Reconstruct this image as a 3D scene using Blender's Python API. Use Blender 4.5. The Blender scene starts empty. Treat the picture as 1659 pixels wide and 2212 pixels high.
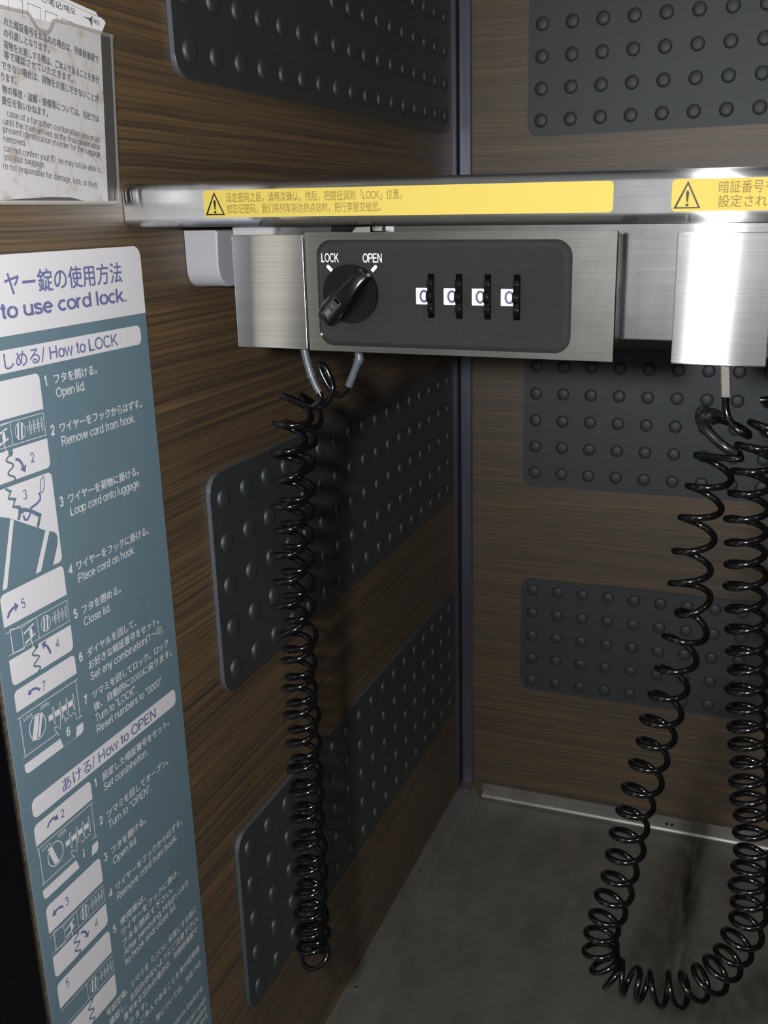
import bpy, bmesh, math, random
from mathutils import Vector, Matrix
random.seed(7)
C = bpy.context.scene.collection
SC = bpy.context.scene
S = 1.4                       # metres per layout unit
PI = math.pi

# ------------------------------------------------------------------ camera
CAM = Vector((0.30, -0.97245, 0.64514))
Rv, Uv, Fv = Vector((0.9320, 0.3614, -0.0266)), Vector((-0.0797, 0.2759, 0.9579)), Vector((-0.3535, 0.8907, -0.2859))
cd = bpy.data.cameras.new('camera'); cam = bpy.data.objects.new('camera', cd); C.objects.link(cam)
M3 = Matrix((Rv, Uv, -Fv)).transposed()
cam.matrix_world = Matrix.Translation(CAM * S) @ M3.to_4x4()
cd.sensor_fit = 'VERTICAL'; cd.sensor_height = 36.0; cd.lens = 2148.4 / 2212 * 36.0
cd.clip_start = 0.01; cd.clip_end = 60
cd.dof.use_dof = True; cd.dof.focus_distance = 0.455 * S; cd.dof.aperture_fstop = 19.0
SC.camera = cam

# ------------------------------------------------------------------ light
SC.view_settings.view_transform = 'Standard'; SC.view_settings.look = 'None'
SC.view_settings.exposure = 0.0; SC.view_settings.gamma = 1.0; SC.view_settings.use_curve_mapping = False
def lamp(name, kind, loc, energy, color, size):
    l = bpy.data.lights.new(name, kind); l.energy = energy; l.color = color
    o = bpy.data.objects.new(name, l); C.objects.link(o); o.location = Vector(loc) * S
    if kind == 'AREA': l.shape = 'DISK'; l.size = size
    else: l.shadow_soft_size = size
    return o
lamp('camera_flash', 'POINT', (0.250, -0.978, 0.657), 27.0, (1.0, 0.985, 0.97), 0.013)
ceil_lamp = lamp('vestibule_ceiling_lamp', 'AREA', (1.05, -1.35, 1.55), 5.0, (1.0, 0.80, 0.45), 0.22)
ceil_lamp.rotation_euler = (Vector((0.25, -0.4, 0.4)) - Vector((1.05, -1.35, 1.55))).to_track_quat('-Z', 'Y').to_euler()
w = bpy.data.worlds.new('vestibule'); SC.world = w; w.use_nodes = True
wn = w.node_tree.nodes; wl = w.node_tree.links
bg = wn['Background']
geo = wn.new('ShaderNodeTexCoord'); sx = wn.new('ShaderNodeSeparateXYZ'); wl.new(geo.outputs['Generated'], sx.inputs[0])
ramp = wn.new('ShaderNodeValToRGB')       # dim vestibule: bright stripe added for the steel to reflect, darker straight behind
mr = wn.new('ShaderNodeMapRange'); mr.inputs[1].default_value = -1; mr.inputs[2].default_value = 1
wl.new(sx.outputs[0], mr.inputs[0]); wl.new(mr.outputs[0], ramp.inputs[0])
cr = ramp.color_ramp
cr.elements[0].position = 0.0; cr.elements[0].color = (0.03, 0.03, 0.03, 1)
cr.elements[1].position = 1.0; cr.elements[1].color = (0.015, 0.015, 0.017, 1)
for pos, col in ((0.17, (0.10, 0.095, 0.085, 1)), (0.215, (0.78, 0.75, 0.66, 1)), (0.272, (0.80, 0.76, 0.64, 1)), (0.283, (0.16, 0.155, 0.14, 1)), (0.32, (0.07, 0.07, 0.065, 1)), (0.60, (0.055, 0.06, 0.07, 1))):
    e = cr.elements.new(pos); e.color = col
wl.new(ramp.outputs[0], bg.inputs[0])
beh = wn.new('ShaderNodeMapRange'); beh.inputs[1].default_value = 0.0; beh.inputs[2].default_value = -0.3; beh.inputs[3].default_value = 0.15; beh.inputs[4].default_value = 1.0
wl.new(sx.outputs[1], beh.inputs[0])
top = wn.new('ShaderNodeMapRange'); top.inputs[1].default_value = 0.15; top.inputs[2].default_value = 0.75; top.inputs[3].default_value = 1.0; top.inputs[4].default_value = 3.5
wl.new(sx.outputs[2], top.inputs[0])                      # the lit ceiling is brighter than the walls
mul = wn.new('ShaderNodeMath'); mul.operation = 'MULTIPLY'; wl.new(beh.outputs[0], mul.inputs[0]); wl.new(top.outputs[0], mul.inputs[1])
wl.new(mul.outputs[0], bg.inputs[1])

# ------------------------------------------------------------------ materials
def s2l(c):
    return tuple(((v / 255 / 12.92) if v <= 10 else ((v / 255 + 0.055) / 1.055) ** 2.4) for v in c)
def mat(name, col, rough=0.5, metal=0.0, spec=0.5, bump=0.0, bscale=300, coat=0.0, bdist=0.0006):
    m = bpy.data.materials.new(name); m.use_nodes = True
    n, l = m.node_tree.nodes, m.node_tree.links; b = n['Principled BSDF']
    b.inputs['Base Color'].default_value = (*col, 1); b.inputs['Roughness'].default_value = rough
    b.inputs['Metallic'].default_value = metal; b.inputs['Specular IOR Level'].default_value = spec
    b.inputs['Coat Weight'].default_value = coat
    if bump:
        g = n.new('ShaderNodeNewGeometry'); t = n.new('ShaderNodeTexNoise'); t.inputs['Scale'].default_value = bscale
        t.inputs['Detail'].default_value = 2
        l.new(g.outputs['Position'], t.inputs['Vector'])
        bp = n.new('ShaderNodeBump'); bp.inputs['Strength'].default_value = bump; bp.inputs['Distance'].default_value = bdist
        l.new(t.outputs['Fac'], bp.inputs['Height']); l.new(bp.outputs[0], b.inputs['Normal'])
    return m
def nodes(m): return m.node_tree.nodes, m.node_tree.links, m.node_tree.nodes['Principled BSDF']
def noise(n, l, src, scale, sx, detail=4, rough=0.55):
    mp = n.new('ShaderNodeMapping'); mp.inputs['Scale'].default_value = sx; l.new(src, mp.inputs[0])
    t = n.new('ShaderNodeTexNoise'); t.inputs['Scale'].default_value = scale; t.inputs['Detail'].default_value = detail
    t.inputs['Roughness'].default_value = rough; l.new(mp.outputs[0], t.inputs['Vector'])
    return t.outputs['Fac']
def cramp(n, l, src, stops):
    r = n.new('ShaderNodeValToRGB'); l.new(src, r.inputs[0]); e = r.color_ramp.elements
    e[0].position, e[0].color = stops[0][0], (*stops[0][1], 1); e[1].position, e[1].color = stops[-1][0], (*stops[-1][1], 1)
    for p, c in stops[1:-1]:
        q = e.new(p); q.color = (*c, 1)
    return r.outputs[0]
def mixc(n, l, f, a, b, mode='MIX'):
    x = n.new('ShaderNodeMix'); x.data_type = 'RGBA'; x.blend_type = mode
    for s, v in ((0, f), (6, a), (7, b)):
        if isinstance(v, (int, float)): x.inputs[s].default_value = v
        elif isinstance(v, tuple): x.inputs[s].default_value = (*v, 1)
        else: l.new(v, x.inputs[s])
    return x.outputs[2]
def drip(n, l, g, c):
    s = n.new('ShaderNodeSeparateXYZ'); l.new(g, s.inputs[0])
    def band(src, ctr, half):
        a = n.new('ShaderNodeMath'); a.operation = 'SUBTRACT'; l.new(src, a.inputs[0]); a.inputs[1].default_value = ctr * S
        b = n.new('ShaderNodeMath'); b.operation = 'ABSOLUTE'; l.new(a.outputs[0], b.inputs[0])
        m = n.new('ShaderNodeMapRange'); m.interpolation_type = 'SMOOTHSTEP'; l.new(b.outputs[0], m.inputs[0])
        m.inputs[1].default_value = 0; m.inputs[2].default_value = half * S; m.inputs[3].default_value = 1; m.inputs[4].default_value = 0
        return m.outputs[0]
    def mul(a, b):
        q = n.new('ShaderNodeMath'); q.operation = 'MULTIPLY'; l.new(a, q.inputs[0]); l.new(b, q.inputs[1]); return q.outputs[0]
    bl = cramp(n, l, noise(n, l, g, 1.0, (70, 9, 9), 4, 0.6), [(0.35, (0, 0, 0)), (0.6, (1, 1, 1))])
    f = mul(mul(mul(band(s.outputs[0], 0.262, 0.020), band(s.outputs[2], 0.02, 0.11)), band(s.outputs[1], -0.10, 0.26)), bl)
    return mixc(n, l, f, c, (0.045, 0.035, 0.026))
def wood(name, k=1.0, rough=0.42):
    m = mat(name, (0.1, 0.05, 0.03), rough, spec=1.0); n, l, b = nodes(m)
    g = n.new('ShaderNodeNewGeometry').outputs['Position']
    big = noise(n, l, g, 1.0, (1.3, 1.3, 34), 5, 0.6)            # broad bands
    fine = noise(n, l, g, 1.0, (1.1, 1.1, 235), 6, 0.65)         # dark pores running along the grain
    pore = noise(n, l, g, 1.0, (6, 6, 520), 3, 0.6)
    base = cramp(n, l, big, [(0.25, tuple(k * v for v in (0.084, 0.047, 0.015))), (0.5, tuple(k * v for v in (0.130, 0.075, 0.024))), (0.75, tuple(k * v for v in (0.104, 0.055, 0.016)))])
    streak = cramp(n, l, fine, [(0.34, (0.36, 0.36, 0.38)), (0.50, (0.85, 0.84, 0.82)), (0.62, (1.12, 1.1, 1.05))])
    b.inputs['Coat Weight'].default_value = 0.35; b.inputs['Coat Roughness'].default_value = 0.75; b.inputs['Coat IOR'].default_value = 1.8
    p2 = cramp(n, l, pore, [(0.35, (0.72, 0.72, 0.72)), (0.6, (1.06, 1.06, 1.06))])
    c = mixc(n, l, 1.0, base, streak, 'MULTIPLY'); c = mixc(n, l, 1.0, c, p2, 'MULTIPLY')
    wob = n.new('ShaderNodeVectorMath'); wob.operation = 'ADD'; l.new(g, wob.inputs[0])
    wz = n.new('ShaderNodeCombineXYZ'); wm = n.new('ShaderNodeMath'); wm.operation = 'MULTIPLY'; wm.inputs[1].default_value = 0.020
    l.new(noise(n, l, g, 1.0, (3.2, 3.2, 9), 2, 0.5), wm.inputs[0]); l.new(wm.outputs[0], wz.inputs[2]); l.new(wz.outputs[0], wob.inputs[1])
    vein = cramp(n, l, noise(n, l, wob.outputs[0], 1.0, (0.7, 0.7, 150), 3, 0.6), [(0.44, (1, 1, 1)), (0.485, (0.42, 0.42, 0.45)), (0.515, (0.42, 0.42, 0.45)), (0.56, (1.04, 1.03, 1.0))])
    c = mixc(n, l, 0.85, c, vein, 'MULTIPLY')
    c = drip(n, l, g, c)
    l.new(c, b.inputs['Base Color'])
    bp = n.new('ShaderNodeBump'); bp.inputs['Strength'].default_value = 0.25; bp.inputs['Distance'].default_value = 0.0006
    l.new(pore, bp.inputs['Height']); l.new(bp.outputs[0], b.inputs['Normal'])
    return m
def steel(name, rough=0.168, tint=(0.62, 0.62, 0.60), aniso=0.859, axis=(1, 0, 0), dirt=0.0, haze=0.06, hrough=0.45, contrast=0.14):
    """brushed metal: a tight streaked lobe across the brushing plus a weak wide one"""
    m = bpy.data.materials.new(name); m.use_nodes = True; n, l = m.node_tree.nodes, m.node_tree.links
    n.remove(n['Principled BSDF'])
    g = n.new('ShaderNodeNewGeometry').outputs['Position']
    br = noise(n, l, g, 1.0, tuple(5 if a else 1100 for a in axis), 3, 0.7)
    col = cramp(n, l, br, [(0.3, tuple((1 - contrast) * v for v in tint)), (0.7, tuple((1 + contrast * 0.5) * v for v in tint))])
    if dirt:
        st = noise(n, l, g, 1.0, (22, 9, 9), 5, 0.6)
        col = mixc(n, l, dirt, col, cramp(n, l, st, [(0.36, (0.55, 0.54, 0.52)), (0.62, (1, 1, 1))]), 'MULTIPLY')
    if dirt: col = drip(n, l, g, col)
    cx = n.new('ShaderNodeCombineXYZ')
    for i in range(3): cx.inputs[i].default_value = axis[i]
    gl = []
    for r, an in ((rough, aniso), (hrough, 0.0)):
        q = n.new('ShaderNodeBsdfAnisotropic'); q.distribution = 'GGX'; q.inputs['Roughness'].default_value = r
        q.inputs['Anisotropy'].default_value = an; l.new(col, q.inputs['Color']); l.new(cx.outputs[0], q.inputs['Tangent']); gl.append(q)
    mx = n.new('ShaderNodeMixShader'); 
    hz = n.new('ShaderNodeMapRange'); hz.inputs[1].default_value = 0.4; hz.inputs[2].default_value = 0.72; hz.inputs[3].default_value = haze * 0.93; hz.inputs[4].default_value = haze * 1.22
    l.new(noise(n, l, g, 1.0, (34, 34, 34), 5, 0.65), hz.inputs[0]); l.new(hz.outputs[0], mx.inputs[0])      # finger smudges
    l.new(gl[0].outputs[0], mx.inputs[1]); l.new(gl[1].outputs[0], mx.inputs[2]); l.new(mx.outputs[0], n['Material Output'].inputs[0])
    return m
def stained(name, col, rough, spots, fac, sc=(60, 60, 60), lo=0.52, hi=0.72, spec=0.5):
    m = mat(name, col, rough, spec=spec); n, l, b = nodes(m)
    g = n.new('ShaderNodeNewGeometry').outputs['Position']
    f = cramp(n, l, noise(n, l, g, 1.0, sc, 6, 0.7), [(lo, (0, 0, 0)), (hi, (fac, fac, fac))])
    l.new(mixc(n, l, f, col, spots), b.inputs['Base Color'])
    return m
M_WOODL = wood('dark_wood_laminate', 0.84, 0.52)
M_STEEL = steel('brushed_steel')
M_STEELP = steel('polished_steel_plate', 0.168, (0.62, 0.63, 0.65))
M_FLOOR = steel('scuffed_steel_sheet', 0.55, (0.46, 0.45, 0.42), 0.25, (0, 1, 0), 0.4, 0.55, 0.85, 0.08)
M_LIP = steel('dull_steel_lip', 0.40, (0.40, 0.39, 0.37), 0.1, (1, 0, 0), 0.5, 0.25, 0.75, 0.08)
M_ALU = mat('grey_painted_metal', (0.32, 0.33, 0.365), 0.5, 0.0, 0.4, 0.15, 900)
M_TRIM = mat('anodised_grey_trim', (0.22, 0.22, 0.29), 0.38, 0.95)
M_GROOVE = mat('black_groove', (0.006, 0.006, 0.006), 0.6)  # plain black for the corner groove and the key slot
def rubber(name, c0, c1):
    m = stained(name, c0, 0.58, c1, 0.9, (30, 30, 30), 0.48, 0.75, 1.0); q = m.node_tree.nodes['Principled BSDF'].inputs; q['Coat Weight'].default_value = 0.5; q['Coat Roughness'].default_value = 0.78; q['Coat IOR'].default_value = 1.75; q['Coat Tint'].default_value = (0.92, 0.97, 1.0, 1)
    m.node_tree.nodes['Principled BSDF'].inputs['Specular Tint'].default_value = (0.86, 0.94, 1.0, 1)
    return m
M_RUBBER = rubber('black_rubber_mat', (0.0020, 0.0024, 0.0030), (0.006, 0.0073, 0.0088))
M_EDGE = rubber('lighter_rubber_edge', (0.040, 0.047, 0.060), (0.06, 0.065, 0.075))  # lighter tone on the rims of the mats
M_HOLE = mat('dark_slot', (0.002, 0.002, 0.002), 0.9, 0, 0.0)
M_BLACK = mat('satin_black_plastic', (0.003, 0.003, 0.0035), 0.20, 0, 0.4)
M_POST = mat('gloss_black_trim', (0.002, 0.002, 0.003), 0.25, 0, 0.3)
M_PANEL = mat('textured_black_plastic', (0.0060, 0.0062, 0.0072), 0.57, 0, 0.8, 0.8, 3600, 0, 0.0012)
M_CORD = mat('glossy_black_cord', (0.0025, 0.0025, 0.003), 0.15, 0, 0.5)
M_SLEEVE = mat('grey_vinyl_sleeve', (0.060, 0.067, 0.085), 0.4, 0, 0.5, 0.3, 700)
M_CRIMP = mat('worn_zinc_crimp', (0.115, 0.11, 0.10), 0.5, 0.3, 0.5, 0.6, 1500)
M_TAPE = mat('black_tape', (0.006, 0.006, 0.007), 0.28, 0, 0.5)
M_WHITE = mat('white_print', (0.60, 0.60, 0.64), 0.45)
M_WINK = mat('white_ink', (0.62, 0.62, 0.66), 0.5)
M_SIGN = stained('slate_blue_print', (0.115, 0.180, 0.225), 0.40, (0.055, 0.080, 0.10), 0.6, (18, 18, 30), 0.60, 0.80)
M_SLATE = mat('slate_ink', (0.115, 0.180, 0.225), 0.4)
M_INKV = mat('violet_grey_ink', (0.12, 0.14, 0.29), 0.5)
M_YEL = mat('yellow_label_vinyl', (0.46, 0.365, 0.080), 0.6, 0, 0.12)
M_INKB = mat('black_ink', (0.012, 0.010, 0.008), 0.5, 0, 0.2)
M_INKT = mat('taupe_ink', (0.185, 0.120, 0.040), 0.6, 0, 0.12)
M_TILE = mat('white_number_tile', (0.50, 0.50, 0.54), 0.5)
M_INKP = mat('indigo_ink', (0.035, 0.032, 0.10), 0.5)
M_PAPER = stained('soiled_white_paper', (0.52, 0.52, 0.55), 0.6, (0.30, 0.25, 0.20), 0.9, (75, 75, 75), 0.53, 0.70)
M_CARD = mat('white_card', (0.72, 0.72, 0.76), 0.5)
M_INKG = mat('grey_violet_ink', (0.085, 0.08, 0.12), 0.6)
M_POUCH = mat('dark_vinyl_backing', (0.012, 0.012, 0.015), 0.4)
M_WELT = mat('grey_vinyl_welt', (0.26, 0.25, 0.24), 0.35)
M_SCREW = mat('bright_screw', (0.5, 0.5, 0.5), 0.3, 1.0)
def film(name, tint, a):
    m = bpy.data.materials.new(name); m.use_nodes = True; n, l = m.node_tree.nodes, m.node_tree.links
    b = n['Principled BSDF']; b.inputs['Base Color'].default_value = (*tint, 1); b.inputs['Roughness'].default_value = 0.12
    tr = n.new('ShaderNodeBsdfTransparent'); mx = n.new('ShaderNodeMixShader'); mx.inputs[0].default_value = a
    l.new(tr.outputs[0], mx.inputs[1]); l.new(b.outputs[0], mx.inputs[2]); l.new(mx.outputs[0], n['Material Output'].inputs[0])
    return m
M_FILM = film('clear_vinyl', (0.55, 0.53, 0.50), 0.10)
M_FILMB = film('clear_vinyl_band', (0.30, 0.28, 0.25), 0.45)

# ------------------------------------------------------------------ helpers
def obj(name, bm, m, parent=None, smooth=35, mats=None):
    """link ONE mesh object; layout units -> metres"""
    bmesh.ops.recalc_face_normals(bm, faces=bm.faces[:])
    return link(name, bm, m, parent, smooth, mats)
def link(name, bm, m, parent=None, smooth=35, mats=None):
    for v in bm.verts: v.co *= S
    org = Vector((0, 0, 0))
    if parent is None:
        xs = [v.co for v in bm.verts]
        lo = [min(c[i] for c in xs) for i in range(3)]; hi = [max(c[i] for c in xs) for i in range(3)]
        org = Vector(((lo[0] + hi[0]) / 2, (lo[1] + hi[1]) / 2, lo[2]))
    else:
        p = parent
        while p: org = org + p.location; p = p.parent
    for v in bm.verts: v.co -= org
    me = bpy.data.meshes.new(name); bm.to_mesh(me); bm.free()
    for mm in (mats or [m]): me.materials.append(mm)
    if smooth:
        for p in me.polygons: p.use_smooth = True
        me.set_sharp_from_angle(angle=math.radians(smooth))
    o = bpy.data.objects.new(name, me); C.objects.link(o)
    if smooth:
        wn_ = o.modifiers.new('weighted_normals', 'WEIGHTED_NORMAL'); wn_.keep_sharp = True; wn_.weight = 90
    if parent is None: o.location = org
    else: o.parent = parent
    return o
def tag(o, label=None, cat=None, group=None, kind=None):
    for k, v in (('label', label), ('category', cat), ('group', group), ('kind', kind)):
        if v: o[k] = v
    return o
def thing(name, loc, label, cat, group=None):
    o = bpy.data.objects.new(name, None); C.objects.link(o); o.location = Vector(loc) * S
    o.empty_display_size = 0.02
    return tag(o, label, cat, group)
def copy_tree(o, off, parent=None, label=None):
    c = o.copy(); C.objects.link(c)
    if parent: c.parent = parent
    else: c.location = o.location + Vector(off) * S
    if label: c['label'] = label
    for ch in list(o.children): copy_tree(ch, off, c)
    return c
def box(bm, x0, x1, y0, y1, z0, z1, bev=0.0, seg=2):
    t = bmesh.new(); bmesh.ops.create_cube(t, size=1)
    for v in t.verts: v.co = Vector(((x0 + x1) / 2 + v.co.x * (x1 - x0), (y0 + y1) / 2 + v.co.y * (y1 - y0), (z0 + z1) / 2 + v.co.z * (z1 - z0)))
    if bev: bmesh.ops.bevel(t, geom=t.edges[:], offset=bev, segments=seg, profile=0.5, affect='EDGES')
    merge(bm, t)
def merge(bm, t, fn=None):
    bmesh.ops.recalc_face_normals(t, faces=t.faces[:])
    vm = [bm.verts.new(fn(v.co) if fn else v.co) for v in t.verts]
    t.verts.index_update()
    for f in t.faces:
        nf = bm.faces.new([vm[v.index] for v in f.verts]); nf.material_index = f.material_index
    t.free()
PL = lambda a, b, d: Vector((d, a, b))            # left wall: (y, z) and stand-off x
PF = lambda a, b, d: Vector((a, d, b))            # facing the camera: (x, z) at depth y
def rrect(a0, a1, b0, b1, r, seg=6, corners=(1, 1, 1, 1)):
    """corners: bl, br, tr, tl"""
    out = []
    for (ca, cb, st, on) in ((a0 + r, b0 + r, PI, corners[0]), (a1 - r, b0 + r, 1.5 * PI, corners[1]), (a1 - r, b1 - r, 0, corners[2]), (a0 + r, b1 - r, 0.5 * PI, corners[3])):
        if on and r > 0:
            for i in range(seg + 1):
                t = st + i / seg * PI / 2; out.append((ca + r * math.cos(t), cb + r * math.sin(t)))
        else:
            out.append((ca + math.copysign(r, math.cos(st + PI / 4)), cb + math.copysign(r, math.sin(st + PI / 4))))
    return out
LAYER = [0]
def lift(P):
    """successive inks on the sign lie a hair above one another"""
    LAYER[0] += 1
    return (LAYER[0] % 7) * 0.000015 if P is PL else 0.0
def flat(bm, pts, P, d, mi=0):
    d += lift(P)
    vs = [bm.verts.new(P(a, b, d)) for a, b in pts]
    f = bm.faces.new(vs); f.material_index = mi
    return f
def orient(bm, nrm):
    for f in bm.faces:
        f.normal_update()
        if f.normal.dot(nrm) < 0: f.normal_flip()
def prism(bm, pts, P, d0, d1, bev=0.0, seg=2):
    t = bmesh.new(); n = len(pts)
    A = [t.verts.new(P(a, b, d0)) for a, b in pts]; B = [t.verts.new(P(a, b, d1)) for a, b in pts]
    t.faces.new(A); f1 = t.faces.new(B)
    for i in range(n): t.faces.new((A[i], A[(i + 1) % n], B[(i + 1) % n], B[i]))
    if bev: bmesh.ops.bevel(t, geom=list(f1.edges), offset=bev, segments=seg, profile=0.5, affect='EDGES')
    merge(bm, t)
def ribbon(bm, pts, wd, P, d, mi=0, closed=False):
    q = [Vector(p) for p in pts]; q = [p for i, p in enumerate(q) if i == 0 or (p - q[i - 1]).length > 1e-7]; n = len(q); L = []; Rr = []
    for i in range(n):
        if closed: a, b = q[i - 1], q[(i + 1) % n]
        else: a, b = q[max(i - 1, 0)], q[min(i + 1, n - 1)]
        t = (b - a).normalized(); k = Vector((-t.y, t.x)) * wd / 2
        if 0 < i < n - 1 or closed:
            e = (q[(i + 1) % n] - q[i]).normalized(); cs = max(0.5, abs(e.dot(t))); k /= cs
        L.append(bm.verts.new(P(q[i].x + k.x, q[i].y + k.y, d))); Rr.append(bm.verts.new(P(q[i].x - k.x, q[i].y - k.y, d)))
    for i in range(n if closed else n - 1):
        j = (i + 1) % n
        if P is PL:
            e = Vector((lift(P), 0, 0)); f = bm.faces.new([bm.verts.new(v.co + e) for v in (L[i], L[j], Rr[j], Rr[i])])
        else: f = bm.faces.new((L[i], L[j], Rr[j], Rr[i]))
        f.material_index = mi
    if P is PL:
        for v in L + Rr: bm.verts.remove(v)
def circle(a, b, ra, rb=None, n=28, t0=0, t1=2 * PI, rot=0):
    rb = rb or ra; o = []
    full = abs(t1 - t0 - 2 * PI) < 1e-6
    for i in range(n if full else n + 1):
        t = t0 + (t1 - t0) * i / n; x, y = ra * math.cos(t), rb * math.sin(t)
        o.append((a + x * math.cos(rot) - y * math.sin(rot), b + x * math.sin(rot) + y * math.cos(rot)))
    return o
def tube(bm, pts, r, n=10, cap=True):
    pts = [Vector(p) for p in pts]; m = len(pts); rs = r if isinstance(r, (list, tuple)) else [r] * m
    T = [(pts[min(i + 1, m - 1)] - pts[max(i - 1, 0)]).normalized() for i in range(m)]
    u = T[0].orthogonal().normalized(); rings = []
    for i in range(m):
        u = (u - T[i] * u.dot(T[i])).normalized(); v = T[i].cross(u)
        rings.append([bm.verts.new(pts[i] + rs[i] * (u * math.cos(2 * PI * k / n) + v * math.sin(2 * PI * k / n))) for k in range(n)])
    for i in range(m - 1):
        for k in range(n): bm.faces.new((rings[i][k], rings[i][(k + 1) % n], rings[i + 1][(k + 1) % n], rings[i + 1][k]))
    if cap: bm.faces.new(rings[0][::-1]); bm.faces.new(rings[-1])
def catmull(P, per=8):
    P = [Vector(p) for p in P]; out = []
    for i in range(len(P) - 1):
        p0, p1, p2, p3 = P[max(i - 1, 0)], P[i], P[i + 1], P[min(i + 2, len(P) - 1)]
        for j in range(per):
            t = j / per
            out.append(0.5 * ((2 * p1) + (p2 - p0) * t + (2 * p0 - 5 * p1 + 4 * p2 - p3) * t * t + (3 * p1 - p0 - 3 * p2 + p3) * t ** 3))
    out.append(P[-1]); return out
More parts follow.
